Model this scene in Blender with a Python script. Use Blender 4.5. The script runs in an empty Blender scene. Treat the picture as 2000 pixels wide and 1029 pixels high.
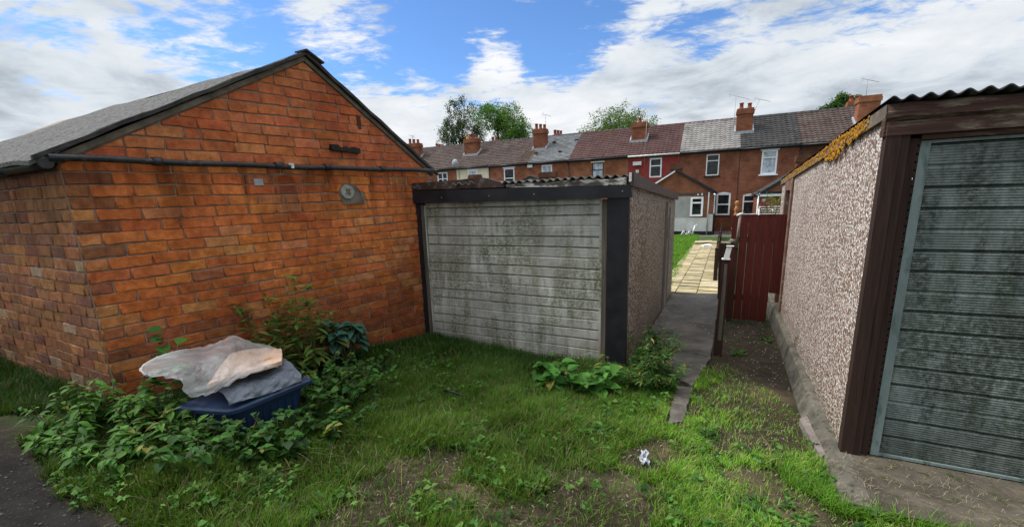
import bpy, bmesh, math, random
import numpy as np
from mathutils import Vector, Matrix
random.seed(7); RNG = np.random.default_rng(7)
PI = math.pi
SC = bpy.context.scene
COL = SC.collection

# ------------------------------------------------------------------ camera
F, CY, PITCH, ROLL, H = 828.236, 566.494, 0.2149, -0.0336, 1.75
def cam_rows():
    cp, sp = math.cos(PITCH), math.sin(PITCH)
    fw = np.array([0, cp, -sp]); up = np.array([0, sp, cp]); x = np.array([1., 0, 0])
    cr, sr = math.cos(ROLL), math.sin(ROLL)
    return np.array([cr*x+sr*up, -sr*x+cr*up, fw])
CR = cam_rows()
cam = bpy.data.objects.new('camera', bpy.data.cameras.new('camera'))
COL.objects.link(cam); SC.camera = cam
r_, u_, f_ = CR
cam.matrix_world = Matrix(((r_[0], u_[0], -f_[0], 0), (r_[1], u_[1], -f_[1], 0), (r_[2], u_[2], -f_[2], H), (0, 0, 0, 1)))
cam.data.sensor_width = 36; cam.data.lens = F/2000*36
cam.data.shift_y = (CY-514.5)/2000
cam.data.clip_end = 3000; cam.data.clip_start = 0.05
def ray(px, py):                     # viewing direction through a point measured on the photograph
    return CR.T @ np.array([(px-1000)/F, (CY-py)/F, 1.])
def hd(a): return np.array([math.sin(a), math.cos(a), 0.])
def on_plane(o, d, px, py):
    n = np.array([d[1], -d[0], 0]); q = ray(px, py); oo = np.array([o[0], o[1], 0])
    P = q*((n@oo)/(n@q)); P[2] += H
    return P

# ------------------------------------------------------------------ frames of reference
class Fr:
    def __init__(s, o, U, V): s.o = np.array([o[0], o[1], 0.]); s.U = U; s.V = V; s.loc = tuple(s.o)
    def p(s, u, v, z): return s.o + s.U*u + s.V*v + np.array([0, 0, z])
    def px(s, px, py, v=0):          # photo point -> (u, z) on the plane v = const
        P = on_plane(s.o+s.V*v, s.U, px, py)
        return float((P-s.o-s.V*v)@s.U), float(P[2])
aL, aD, aT, aB = -1.106, .4648, -1.135, .693
L, D, T, N, Bd = hd(aL), hd(aD), hd(aT), hd(aT+PI/2), hd(aB)
FG = Fr((1.188, 4.264), L, D)
FR = Fr((2.196, 2.575), -L, D)
FB = Fr((-2.715*1.15, 2.686*1.15), Bd, L)
FT = Fr((14.356, 27.478), T, N)
FW = Fr((0, 0), np.array([1., 0, 0]), np.array([0, 1., 0]))

# ------------------------------------------------------------------ ground height
cps = np.array([(0,0,.13),(-3.12,3.09,.22),(-1.24,5.35,-.03),(1.19,4.26,-.13),(3.3,8.2,-.29),(2.0,2.2,-.06),(2.75,4.2,-.19),(4.4,6.5,-.27),
    (-5,6,.25),(-6.2,4.9,.3),(14,27,-.88),(9,16,-.57),(12,24,-.8),(-20,30,-.85),(30,30,-.85),(0,-10,.1),(-10,0,.25),(10,0,.0),(-8,45,-.95),(20,50,-1.),
    (2.4,4.73,-.16),(3.5,6.15,-.22),(1.7,3.75,-.13),(60,0,0),(-60,0,0),(0,90,-1),(60,90,-1),(-60,90,-1)])
_K = np.linalg.norm(cps[:, None, :2]-cps[None, :, :2], axis=2)
_n = len(cps); _A = np.zeros((_n+3, _n+3)); _A[:_n, :_n] = -_K; _A[:_n, _n] = 1; _A[:_n, _n+1:] = cps[:, :2]; _A[_n, :_n] = 1; _A[_n+1:, :_n] = cps[:, :2].T
_W = np.linalg.solve(_A, np.r_[cps[:, 2], 0, 0, 0])
def gzv(x, y):
    x = np.asarray(x, float); y = np.asarray(y, float)
    xc = np.clip(x, -80, 80); yc = np.clip(y, -30, 100)
    d = np.sqrt((xc[..., None]-cps[:, 0])**2+(yc[..., None]-cps[:, 1])**2)
    z = -(d@_W[:_n]) + _W[_n] + _W[_n+1]*xc + _W[_n+2]*yc
    nr = np.exp(-((x-0)**2+(y-3)**2)/60)
    z = z + nr*(.012*np.sin(x*5.1+y*2.3)+.01*np.sin(x*2.2-y*6.1+1)+.006*np.sin(x*13+1)*np.sin(y*11))
    return z
def gz(x, y): return float(gzv(x, y))
def gp(px, py):                      # photo point -> ground point
    q = ray(px, py); z = 0.
    for _ in range(25):
        t = (z-H)/q[2]; P = q*t; z = .5*z+.5*gz(P[0], P[1])
    return np.array([P[0], P[1], z])

# ------------------------------------------------------------------ mesh builder
class MB:
    def __init__(s, fr=FW): s.fr = fr; s.v = []; s.l = []; s.f = []; s.c = []; s.sm = []
    def vert(s, u, v, z): s.v.append(s.fr.p(u, v, z)); s.l.append((u, v, z)); return len(s.v)-1
    def face(s, ids, c=(1, 1, 1), sm=False): s.f.append(list(ids)); s.c.append(c); s.sm.append(sm)
    def poly(s, pts, c=(1, 1, 1)): s.face([s.vert(*p) for p in pts], c)
    def box(s, u0, u1, v0, v1, z0, z1, c=(1, 1, 1), bev=0):
        q = [s.vert(a, b, z) for z in (z0, z1) for (a, b) in ((u0, v0), (u1, v0), (u1, v1), (u0, v1))]
        for f in ((0, 3, 2, 1), (4, 5, 6, 7), (0, 1, 5, 4), (1, 2, 6, 5), (2, 3, 7, 6), (3, 0, 4, 7)): s.face([q[i] for i in f], c)
    def prism(s, pts0, pts1, c=(1, 1, 1)):   # two loops with matching points
        a = [s.vert(*p) for p in pts0]; b = [s.vert(*p) for p in pts1]; n = len(a)
        s.face(a[::-1], c); s.face(b, c)
        for i in range(n): s.face((a[i], a[(i+1) % n], b[(i+1) % n], b[i]), c)
    def extr_v(s, poly_uz, v0, v1, c=(1, 1, 1)):
        s.prism([(u, v0, z) for u, z in poly_uz], [(u, v1, z) for u, z in poly_uz], c)
    def extr_u(s, poly_vz, u0, u1, c=(1, 1, 1)):
        s.prism([(u0, v, z) for v, z in poly_vz], [(u1, v, z) for v, z in poly_vz], c)
    def tube(s, pts, r, n=8, c=(1, 1, 1), cap=True):
        P = [np.array(p, float) for p in pts]; rr = r if isinstance(r, (list, tuple)) else [r]*len(P); rings = []
        for i, p in enumerate(P):
            t = P[min(i+1, len(P)-1)]-P[max(i-1, 0)]; t = t/(np.linalg.norm(t)+1e-9)
            a = np.cross(t, [0, 0, 1.]) if abs(t[2]) < .9 else np.cross(t, [1., 0, 0]); a /= np.linalg.norm(a); b = np.cross(t, a)
            rings.append([s.vert(*(p+rr[i]*(math.cos(2*PI*k/n)*a+math.sin(2*PI*k/n)*b))) for k in range(n)])
        for i in range(len(P)-1):
            for k in range(n): s.face((rings[i][k], rings[i][(k+1) % n], rings[i+1][(k+1) % n], rings[i+1][k]), c, True)
        if cap: s.face(rings[0][::-1], c); s.face(rings[-1], c)
    def grid(s, fn, nu, nv, c=(1, 1, 1), sm=True):
        ids = [[s.vert(*fn(i/nu, j/nv)) for j in range(nv+1)] for i in range(nu+1)]
        for i in range(nu):
            for j in range(nv): s.face((ids[i][j], ids[i+1][j], ids[i+1][j+1], ids[i][j+1]), c, sm)
    def build(s, name, mat, parent=None, loc=None, fix=True):
        o0 = np.array(parent['_o'] if parent is not None else (loc if loc is not None else (0, 0, 0)), float)
        me = bpy.data.meshes.new(name)
        V = np.array(s.v)-o0
        me.from_pydata([tuple(x) for x in V], [], s.f); me.update()
        me.polygons.foreach_set('use_smooth', s.sm)
        Lc = np.array(s.l); UV = []; CC = []
        for i, f in enumerate(s.f):
            q = Lc[f]; nrm = np.zeros(3)
            for k in range(len(q)): nrm += np.cross(q[k], q[(k+1) % len(q)])
            nrm = np.abs(nrm); ax = int(np.argmax(nrm+np.array([1e-9, 2e-9, 0])))
            for k in f:
                l = s.l[k]; UV += ([l[1], l[2]] if ax == 0 else [l[0], l[2]] if ax == 1 else [l[0], l[1]])
                CC += [*s.c[i][:3], 1.]
        uv = me.uv_layers.new(name='UVMap'); uv.data.foreach_set('uv', UV)
        at = me.color_attributes.new('Col', 'FLOAT_COLOR', 'CORNER'); at.data.foreach_set('color', CC)
        if fix:
            bm = bmesh.new(); bm.from_mesh(me); bmesh.ops.recalc_face_normals(bm, faces=bm.faces); bm.to_mesh(me); bm.free()
        o = bpy.data.objects.new(name, me); COL.objects.link(o)
        for m in (mat if isinstance(mat, (list, tuple)) else [mat]): me.materials.append(m)
        if parent is not None: o.parent = parent; o['_o'] = tuple(o0)
        else: o.location = tuple(o0); o['_o'] = tuple(o0)
        return o
def thing(name, label, cat, loc, group=None):
    o = bpy.data.objects.new(name, None); COL.objects.link(o); o.location = tuple(float(a) for a in loc); o.empty_display_size = .1
    o['_o'] = tuple(float(a) for a in loc); o['label'] = label; o['category'] = cat
    if group: o['group'] = group
    return o
def tag(o, label, cat, group=None):
    o['label'] = label; o['category'] = cat
    if group: o['group'] = group
    return o
def struct(o): o['kind'] = 'structure'; return o
def stuff(o, label, cat): o['kind'] = 'stuff'; return tag(o, label, cat)

# ------------------------------------------------------------------ materials
class NT:
    def __init__(s, name, rough=.8, spec=.3):
        s.m = bpy.data.materials.new(name); s.m.use_nodes = True; s.t = s.m.node_tree; s.n = s.t.nodes; s.lk = s.t.links
        s.b = s.n['Principled BSDF']; s.b.inputs['Roughness'].default_value = rough; s.b.inputs['Specular IOR Level'].default_value = spec
    def node(s, ty, **kw):
        n = s.n.new(ty)
        for k, v in kw.items(): setattr(n, k, v)
        return n
    def inp(s, sock, val):
        if isinstance(val, bpy.types.NodeSocket): s.lk.new(val, sock)
        elif isinstance(val, (tuple, list)) and len(val) == 3 and sock.type == 'RGBA': sock.default_value = (*val, 1)
        else: sock.default_value = val
    def uv(s): return s.node('ShaderNodeTexCoord').outputs['UV']
    def obj(s): return s.node('ShaderNodeTexCoord').outputs['Object']
    def mapping(s, vec, sc=(1, 1, 1), loc=(0, 0, 0), rot=(0, 0, 0)):
        n = s.node('ShaderNodeMapping'); s.lk.new(vec, n.inputs[0]); n.inputs[1].default_value = loc; n.inputs[2].default_value = rot; n.inputs[3].default_value = sc; return n.outputs[0]
    def noise(s, vec, scale, det=4, rough=.55, dist=0):
        n = s.node('ShaderNodeTexNoise'); s.lk.new(vec, n.inputs['Vector']); n.inputs['Scale'].default_value = scale; n.inputs['Detail'].default_value = det
        n.inputs['Roughness'].default_value = rough; n.inputs['Distortion'].default_value = dist; return n.outputs[0]
    def vor(s, vec, scale, out='Distance', feat='F1'):
        n = s.node('ShaderNodeTexVoronoi', feature=feat); s.lk.new(vec, n.inputs['Vector']); n.inputs['Scale'].default_value = scale; return n.outputs[out]
    def ramp(s, fac, stops, interp='LINEAR'):
        n = s.node('ShaderNodeValToRGB'); s.lk.new(fac, n.inputs[0]); e = n.color_ramp.elements; n.color_ramp.interpolation = interp
        while len(e) < len(stops): e.new(.5)
        for i, (p, c) in enumerate(stops):
            e[i].position = p; e[i].color = (*c, 1) if isinstance(c, (tuple, list)) else (c, c, c, 1)
        return n.outputs[0]
    def mix(s, fac, a, b, mode='MIX'):
        n = s.node('ShaderNodeMix', data_type='RGBA', blend_type=mode)
        s.inp(n.inputs[0], fac); s.inp(n.inputs[6], a); s.inp(n.inputs[7], b); return n.outputs[2]
    def math(s, op, a, b=0., clamp=False):
        n = s.node('ShaderNodeMath', operation=op, use_clamp=clamp); s.inp(n.inputs[0], a); s.inp(n.inputs[1], b); return n.outputs[0]
    def sep(s, vec):
        n = s.node('ShaderNodeSeparateXYZ'); s.lk.new(vec, n.inputs[0]); return n.outputs
    def attr(s, name='Col'): return s.node('ShaderNodeAttribute', attribute_name=name).outputs['Color']
    def bump(s, h, st=.3, d=.01, prev=None):
        n = s.node('ShaderNodeBump'); s.inp(n.inputs['Height'], h); n.inputs['Strength'].default_value = st; n.inputs['Distance'].default_value = d
        if prev: s.lk.new(prev, n.inputs['Normal'])
        return n.outputs[0]
    def out(s, col=None, normal=None, rough=None):
        if col is not None: s.inp(s.b.inputs['Base Color'], col)
        if normal is not None: s.lk.new(normal, s.b.inputs['Normal'])
        if rough is not None: s.inp(s.b.inputs['Roughness'], rough)
        return s.m
def mottled(name, c1, c2, scale=6, rough=.8, bump=.3, bd=.004, sc=(1, 1, 1), c3=None, attr=False, bscale=None, spec=.3):
    t = NT(name, rough, spec); v = t.mapping(t.obj(), sc); n = t.noise(v, scale, 6, .6)
    col = t.mix(t.ramp(n, [(.35, 0.), (.65, 1.)]), c1, c2)
    if c3: col = t.mix(t.ramp(t.noise(v, scale*3.1, 4), [(.55, 0.), (.68, 1.)]), col, c3)
    if attr: col = t.mix(1., col, t.attr(), 'MULTIPLY')
    return t.out(col, t.bump(t.noise(v, bscale or scale*9, 5), bump, bd))

def brick_fg():
    t = NT('old_red_brick', .9, .15); o = t.obj(); a = t.attr()
    n = t.noise(o, 14, 6, .65); n2 = t.noise(o, 90, 5, .7)
    col = t.mix(t.ramp(n, [(.3, 0.), (.7, 1.)]), t.mix(1., a, (.62, .55, .5), 'MULTIPLY'), t.mix(1., a, (1.22, 1.2, 1.15), 'MULTIPLY'))
    col = t.mix(t.ramp(n2, [(.52, 0.), (.75, .55)]), col, (.12, .05, .03))
    soot = t.ramp(t.noise(o, 1.7, 4, .6), [(.42, 0.), (.68, .6)])
    col = t.mix(soot, col, t.mix(1., col, (.42, .36, .33), 'MULTIPLY'))
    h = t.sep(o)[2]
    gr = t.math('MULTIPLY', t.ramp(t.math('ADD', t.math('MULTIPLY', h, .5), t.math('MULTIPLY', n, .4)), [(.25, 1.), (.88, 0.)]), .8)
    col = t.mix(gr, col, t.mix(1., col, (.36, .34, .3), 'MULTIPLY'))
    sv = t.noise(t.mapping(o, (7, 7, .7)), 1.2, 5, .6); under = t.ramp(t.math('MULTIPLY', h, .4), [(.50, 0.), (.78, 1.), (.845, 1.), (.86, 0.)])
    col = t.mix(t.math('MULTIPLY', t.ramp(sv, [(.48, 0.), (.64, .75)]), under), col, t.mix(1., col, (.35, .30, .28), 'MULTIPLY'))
    lm = t.noise(o, 26, 5, .7); col = t.mix(t.ramp(lm, [(.62, 0.), (.72, .45)]), col, (.22, .15, .10))
    return t.out(col, t.bump(t.math('ADD', t.noise(o, 60, 6, .7), t.math('MULTIPLY', lm, .8)), .8, .009))
def far_brick(name, c1, c2, mortar, dark=(.5, .45, .42)):
    t = NT(name, .9, .15); uv = t.uv()
    b = t.node('ShaderNodeTexBrick'); t.lk.new(uv, b.inputs['Vector']); b.offset = .5
    t.inp(b.inputs['Color1'], c1); t.inp(b.inputs['Color2'], c2); t.inp(b.inputs['Mortar'], mortar)
    b.inputs['Scale'].default_value = 1; b.inputs['Brick Width'].default_value = .24; b.inputs['Row Height'].default_value = .08; b.inputs['Mortar Size'].default_value = .008; b.inputs['Bias'].default_value = -.1
    n = t.noise(t.obj(), 1.3, 6, .65); n2 = t.noise(t.obj(), 9, 4, .7)
    col = t.mix(t.ramp(n, [(.4, 0.), (.66, .85)]), b.outputs[0], t.mix(1., b.outputs[0], dark, 'MULTIPLY'))
    col = t.mix(t.ramp(n2, [(.62, 0.), (.74, .5)]), col, (.42, .33, .26))
    return t.out(col, t.bump(b.outputs[1], -.3, .01))
def pebbledash(name, tint, scale, dark=.5):
    t = NT(name, .55, .4); o = t.obj()
    w = t.mix(.04, o, t.node('ShaderNodeTexNoise').outputs[1]) if False else o
    v = t.node('ShaderNodeTexVoronoi'); t.lk.new(o, v.inputs['Vector']); v.inputs['Scale'].default_value = scale
    rnd = t.sep(v.outputs['Color'])[0]
    col = t.ramp(rnd, [(0., (.10, .055, .04)), (.12, (.27, .14, .09)), (.24, (.38, .29, .22)), (.38, (.54, .49, .44)), (.58, (.66, .60, .54)), (.78, (.82, .79, .74)), (.94, (.35, .34, .36)), (1., (.12, .11, .11))], 'CONSTANT')
    gap = t.ramp(v.outputs['Distance'], [(.34, 0.), (.66, .95)])
    col = t.mix(gap, col, (.13, .085, .065))
    big = t.noise(o, 1.4, 5, .6)
    col = t.mix(t.ramp(big, [(.4, 0.), (.7, dark)]), col, t.mix(1., col, (.45, .42, .38), 'MULTIPLY'))
    col = t.mix(1., col, tint, 'MULTIPLY')
    hz = t.sep(o)[2]
    col = t.mix(t.ramp(t.math('ADD', hz, t.math('MULTIPLY', big, .5)), [(.25, .6), (.55, 0.)]), col, t.mix(1., col, (.45, .45, .38), 'MULTIPLY'))
    return t.out(col, t.bump(v.outputs['Distance'], -.9, .006))
def door_mat(name, base, light, dirt, green, lo=.46, hi=.56, amt=.9, zone=0.):
    t = NT(name, .45, .5); uv = t.uv()
    big = t.noise(uv, 1.3, 4, .55); big2 = t.noise(t.mapping(uv, (1, 1.3, 1), (3, 7, 0)), 2.1, 6, .6)
    st = t.noise(t.mapping(uv, (6.5, .9, 1)), 1.3, 6, .62); st2 = t.noise(t.mapping(uv, (5, .8, 1), (9, 2, 0)), 1.6, 6, .66)
    fine = t.noise(t.mapping(uv, (2, 70, 1)), 3, 4, .6); grain = t.noise(uv, 34, 5, .75)
    col = t.mix(t.ramp(big, [(.38, 0.), (.6, 1.)]), base, light)
    col = t.mix(t.ramp(fine, [(.42, 0.), (.62, .35)]), col, t.mix(1., col, (.6, .6, .6), 'MULTIPLY'))
    broken = t.ramp(grain, [(.36, .15), (.56, 1.)])
    m0 = t.ramp(t.math('ADD', t.math('MULTIPLY', st, .6), t.math('MULTIPLY', big2, .45)), [(lo+.02, 0.), (hi+.02, 1.)])
    if zone:
        zz_ = t.ramp(t.math('MULTIPLY', t.sep(uv)[1], .5), [(.20, 0.), (.32, 1.), (.50, 1.), (.62, .1)]); m0 = t.math('MAXIMUM', m0, t.math('MULTIPLY', t.math('MULTIPLY', zz_, t.ramp(st2, [(.42, 0.), (.56, 1.)])), zone))
    m = t.math('MULTIPLY', t.math('MULTIPLY', m0, broken), amt)
    col = t.mix(m, col, dirt)
    g0 = t.ramp(t.math('ADD', t.math('MULTIPLY', st2, .55), t.math('MULTIPLY', big, .5)), [(lo+.05, 0.), (hi+.06, .85)])
    col = t.mix(t.math('MULTIPLY', g0, broken), col, green)
    z = t.sep(uv)[1]; low_ = t.ramp(z, [(0., .45), (.30, 0.)]); col = t.mix(low_, col, t.mix(1., col, (.6, .56, .46), 'MULTIPLY'))
    sm = t.noise(uv, 4.5, 4, .55, 1.8); col = t.mix(t.ramp(sm, [(.60, 0.), (.68, .35)]), col, light)
    return t.out(col, t.bump(grain, .15, .002), t.ramp(m, [(0., .42), (1., .85)]))
def wood(name, c1, c2, c3, rough=.75, ax=(1, 30, 30), flake=(.55, .65)):
    t = NT(name, rough, .25); o = t.obj(); uv = t.uv()
    g = t.noise(t.mapping(uv, ax), 1.2, 6, .65)
    col = t.mix(t.ramp(g, [(.3, 0.), (.7, 1.)]), c1, c2)
    col = t.mix(t.ramp(t.noise(t.mapping(uv, (ax[0]*.6+.5, ax[1]*.2+.5, 1)), 2.2, 7, .7), [(flake[0], 0.), (flake[1], 1.)]), col, c3)
    return t.out(col, t.bump(g, .5, .006))
def leafmat(name, transl=.35):
    t = NT(name, .62, .18); a = t.attr(); col = t.mix(t.ramp(t.noise(t.obj(), 25, 3), [(.35, 0.), (.65, .35)]), a, t.mix(1., a, (.55, .6, .5), 'MULTIPLY'))
    t.inp(t.b.inputs['Base Color'], col)
    tr = t.node('ShaderNodeBsdfTranslucent'); t.lk.new(t.mix(1., col, (1.3, 1.3, .6), 'MULTIPLY'), tr.inputs[0])
    mx = t.node('ShaderNodeMixShader'); mx.inputs[0].default_value = transl
    t.lk.new(t.b.outputs[0], mx.inputs[1]); t.lk.new(tr.outputs[0], mx.inputs[2]); t.lk.new(mx.outputs[0], t.n['Material Output'].inputs[0])
    return t.m
def glassmat(name, col, rough=.08, spec=.35):
    t = NT(name, rough, spec)
    c = t.mix(t.ramp(t.noise(t.mapping(t.uv(), (2, 1.2, 1)), 2.2, 3), [(.4, 0.), (.62, 1.)]), col, tuple(min(1, c*1.9+.01) for c in col))
    return t.out(c, t.bump(t.noise(t.uv(), 2.5, 2), .04, .02))
M = {}
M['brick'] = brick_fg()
M['mortar'] = mottled('lime_mortar', (.16, .122, .092), (.28, .225, .175), 9, .95, .8, .006)
M['cement'] = mottled('cement_fillet', (.085, .068, .050), (.19, .155, .12), 7, .95, .7, .008)
M['concrete'] = mottled('concrete', (.065, .058, .048), (.15, .135, .115), 3, .95, .6, .004, c3=(.07, .07, .055), bscale=60)
M['kerb'] = mottled('kerb_concrete', (.055, .050, .038), (.14, .125, .10), 5, .95, .9, .006, c3=(.03, .034, .018), bscale=50)
M['slabdirt'] = mottled('dirty_slab', (.045, .037, .027), (.11, .092, .068), 4, .97, .9, .008, c3=(.035, .045, .015), bscale=45)
M['black'] = mottled('black_painted_timber', (.010, .010, .013), (.02, .02, .024), 5, .4, .08, .002)
M['pipe'] = mottled('black_iron_pipe', (.012, .013, .015), (.035, .036, .038), 8, .4, .3, .002, c3=(.06, .055, .05))
M['brownplastic'] = mottled('brown_fascia', (.035, .018, .015), (.06, .035, .03), 4, .5, .15, .002, c3=(.11, .09, .08))
M['browntimber'] = wood('brown_stained_timber', (.022, .011, .008), (.050, .026, .019), (.012, .008, .006), .85, (25, 1.2, 1), (.5, .7))
M['browntimber_h'] = wood('brown_timber_weathered', (.035, .015, .011), (.085, .045, .034), (.17, .135, .10), .85, (1.2, 28, 1), (.5, .62))
M['greywood'] = wood('bare_grey_timber', (.13, .11, .09), (.27, .23, .19), (.06, .05, .04), .9, (25, 1.2, 1))
M['flakewood'] = wood('flaking_painted_board', (.05, .045, .04), (.13, .11, .09), (.50, .48, .44), .9, (2, 25, 1), (.5, .56))
M['framewood'] = wood('door_frame_timber', (.05, .04, .03), (.16, .13, .10), (.035, .03, .025), .9, (30, 1.2, 1))
M['gate'] = wood('red_stained_planks', (.070, .010, .008), (.110, .018, .013), (.028, .008, .006), .6, (20, 1., 1), (.5, .72))
M['pebG'] = pebbledash('pebbledash_brown', (.70, .66, .62), 46, .5)
M['pebR'] = pebbledash('pebbledash_pale', (1.2, 1.2, 1.2), 62, .30)
M['doorG'] = door_mat('weathered_aluminium_door', (.36, .345, .31), (.58, .565, .52), (.105, .105, .052), (.080, .098, .026), .45, .58, .85, .9)
M['doorR'] = door_mat('weathered_teal_door', (.100, .122, .112), (.250, .288, .268), (.018, .024, .018), (.030, .044, .022), .42, .55, .93, .5)
M['fibro'] = mottled('fibre_cement_sheet', (.09, .085, .075), (.20, .19, .17), 5, .95, .6, .006, c3=(.03, .03, .025))
M['fibrodark'] = mottled('dark_corrugated_sheet', (.025, .022, .024), (.06, .055, .06), 6, .6, .4, .005, c3=(.10, .09, .08))
M['felt'] = mottled('lichened_roof_felt', (.028, .027, .026), (.15, .147, .14), 22, .95, 1., .02, c3=(.22, .21, .195), bscale=60, sc=(1, 1, 2.5))
M['lichen'] = mottled('orange_lichen', (.36, .15, .010), (.54, .27, .02), 40, .95, .9, .012, c3=(.18, .07, .008))
M['upvc'] = mottled('white_upvc', (.74, .76, .78), (.84, .86, .88), 5, .35, .05, .001)
M['whitepaint'] = mottled('white_paint', (.52, .52, .5), (.72, .72, .70), 5, .6, .2, .002, c3=(.35, .34, .31))
M['glass_dark'] = glassmat('window_glass_dark', (.010, .013, .013))
M['glass_net'] = glassmat('window_glass_net_curtain', (.28, .32, .36), .25, .5)
M['hb1'] = far_brick('house_brick_red', (.29, .098, .050), (.20, .066, .035), (.17, .12, .085))
M['hb2'] = far_brick('house_brick_orange', (.35, .125, .060), (.26, .09, .045), (.21, .145, .10))
M['hb3'] = far_brick('house_brick_brown', (.16, .062, .038), (.11, .042, .026), (.10, .075, .055))
M['cream'] = mottled('cream_render', (.60, .54, .38), (.70, .64, .47), 2, .9, .2, .003)
M['redpaint'] = mottled('red_painted_brick', (.21, .028, .026), (.27, .042, .036), 3, .8, .3, .004)
M['render'] = mottled('pale_grey_render', (.42, .42, .40), (.56, .56, .54), 2, .9, .3, .004)
M['rendergrey'] = mottled('grey_render', (.26, .26, .25), (.36, .36, .345), 2, .9, .3, .004)
M['lead'] = mottled('lead_flashing', (.22, .25, .28), (.36, .39, .42), 6, .5, .2, .002)
M['clay'] = mottled('terracotta', (.22, .06, .035), (.30, .09, .055), 8, .8, .2, .002)
M['claybuff'] = mottled('buff_clay', (.50, .30, .10), (.6, .38, .15), 8, .8, .2, .002)
M['metal'] = mottled('galvanised_metal', (.22, .22, .23), (.36, .36, .37), 9, .4, .1, .001)
def tilemat(name, c1, c2, c3):
    t = NT(name, .8, .25); o = t.obj()
    w = t.node('ShaderNodeTexWhiteNoise'); t.lk.new(t.mapping(t.uv(), (3.33, 3.33, 1)), w.inputs['Vector'])
    vr = t.vor(t.mapping(t.uv(), (3.3, 3.0, 1)), 1., 'Color')
    col = t.mix(t.sep(vr)[0], c1, c2); col = t.mix(t.ramp(t.noise(o, 1.2, 7, .7), [(.5, 0.), (.7, .8)]), col, c3)
    return t.out(col, t.bump(t.noise(o, 30, 4), .3, .004))
M['t_brown'] = tilemat('roof_tile_brown', (.050, .033, .028), (.095, .066, .057), (.115, .095, .082))
M['t_red'] = tilemat('roof_tile_dark_red', (.058, .026, .024), (.10, .049, .043), (.085, .062, .056))
M['t_grey'] = tilemat('roof_tile_pale_grey', (.19, .178, .168), (.27, .25, .235), (.10, .092, .085))
M['t_dark'] = tilemat('roof_tile_charcoal', (.030, .029, .029), (.058, .055, .053), (.025, .024, .023))
def slatemat():
    t = NT('roof_slate', .5, .4); uv = t.uv(); b = t.node('ShaderNodeTexBrick'); t.lk.new(uv, b.inputs['Vector']); b.offset = .5
    t.inp(b.inputs['Color1'], (.10, .107, .115)); t.inp(b.inputs['Color2'], (.185, .192, .20)); t.inp(b.inputs['Mortar'], (.02, .02, .022))
    b.inputs['Scale'].default_value = 1; b.inputs['Brick Width'].default_value = .28; b.inputs['Row Height'].default_value = .2; b.inputs['Mortar Size'].default_value = .008
    col = t.mix(t.ramp(t.noise(t.obj(), 1.1, 7, .7), [(.52, 0.), (.68, .9)]), b.outputs[0], (.075, .06, .045))
    return t.out(col, t.bump(b.outputs[1], -.4, .01))
M['slate'] = slatemat()
M['leaf'] = leafmat('leaf_surface'); M['grass'] = leafmat('grass_blade', .3); M['treeleaf'] = leafmat('tree_foliage', .3)
M['bark'] = mottled('bark', (.06, .045, .035), (.12, .10, .08), 8, .95, .8, .02)
M['stem'] = mottled('plant_stem', (.06, .07, .02), (.11, .10, .04), 8, .8, .2, .002)
M['slab'] = mottled('yellow_paving_slab', (.31, .25, .14), (.44, .365, .22), 2.5, .9, .4, .004, c3=(.20, .17, .11), attr=True)
def plasticmat(name, c, rough=.4, spec=.5, c2=None):
    return mottled(name, c, c2 or tuple(x*1.4 for x in c), 3, rough, .15, .002, spec=spec)
M['bluebin'] = plasticmat('blue_plastic', (.007, .019, .048), .5, .3, (.014, .036, .085))
M['greybag'] = mottled('grey_blue_sheeting', (.07, .085, .11), (.15, .17, .20), 3, .35, 1., .03, c3=(.05, .055, .06), bscale=13)
M['card'] = mottled('wet_cardboard', (.52, .33, .22), (.66, .47, .34), 3, .9, .4, .004, c3=(.35, .20, .12))
def polymat():
    t = NT('polythene_sheet', .3, .5); t.inp(t.b.inputs['Base Color'], t.mix(t.ramp(t.noise(t.obj(), 6, 4), [(.4, 0.), (.65, 1.)]), (.78, .78, .80), (.90, .89, .88)))
    tr = t.node('ShaderNodeBsdfTransparent'); tr.inputs[0].default_value = (.92, .92, .92, 1); tl = t.node('ShaderNodeBsdfTranslucent'); tl.inputs[0].default_value = (.8, .8, .8, 1)
    m1 = t.node('ShaderNodeMixShader'); m1.inputs[0].default_value = .35; t.lk.new(t.b.outputs[0], m1.inputs[1]); t.lk.new(tl.outputs[0], m1.inputs[2])
    m2 = t.node('ShaderNodeMixShader'); t.lk.new(t.ramp(t.noise(t.obj(), 4, 3), [(.35, .38), (.62, .72)]), m2.inputs[0]); t.lk.new(m1.outputs[0], m2.inputs[1]); t.lk.new(tr.outputs[0], m2.inputs[2])
    t.lk.new(m2.outputs[0], t.n['Material Output'].inputs[0]); t.lk.new(t.bump(t.noise(t.mapping(t.obj(), (1, 1.6, 2.2)), 9., 4, .5, 1.6), .7, .03, t.bump(t.vor(t.mapping(t.obj(), (2.2, 1, 1.4), (3, 1, 2)), 12.), .3, .012)), t.b.inputs['Normal'])
    return t.m
M['poly'] = polymat()
def groundmat():
    t = NT('ground_soil', .97, .12); o = t.obj(); a = t.attr()
    n = t.noise(o, 8, 8, .7); n2 = t.noise(o, 45, 6, .75)
    col = t.mix(t.ramp(n, [(.3, 0.), (.7, 1.)]), t.mix(1., a, (.6, .58, .55), 'MULTIPLY'), t.mix(1., a, (1.4, 1.38, 1.3), 'MULTIPLY'))
    col = t.mix(t.ramp(n2, [(.6, 0.), (.72, .5)]), col, (.17, .14, .10))
    v = t.vor(o, 38); col = t.mix(t.ramp(v, [(.05, .5), (.16, 0.)]), col, (.20, .18, .155))
    return t.out(col, t.bump(t.math('ADD', n2, t.math('MULTIPLY', n, 1.5)), .9, .02))
M['ground'] = groundmat()

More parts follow.
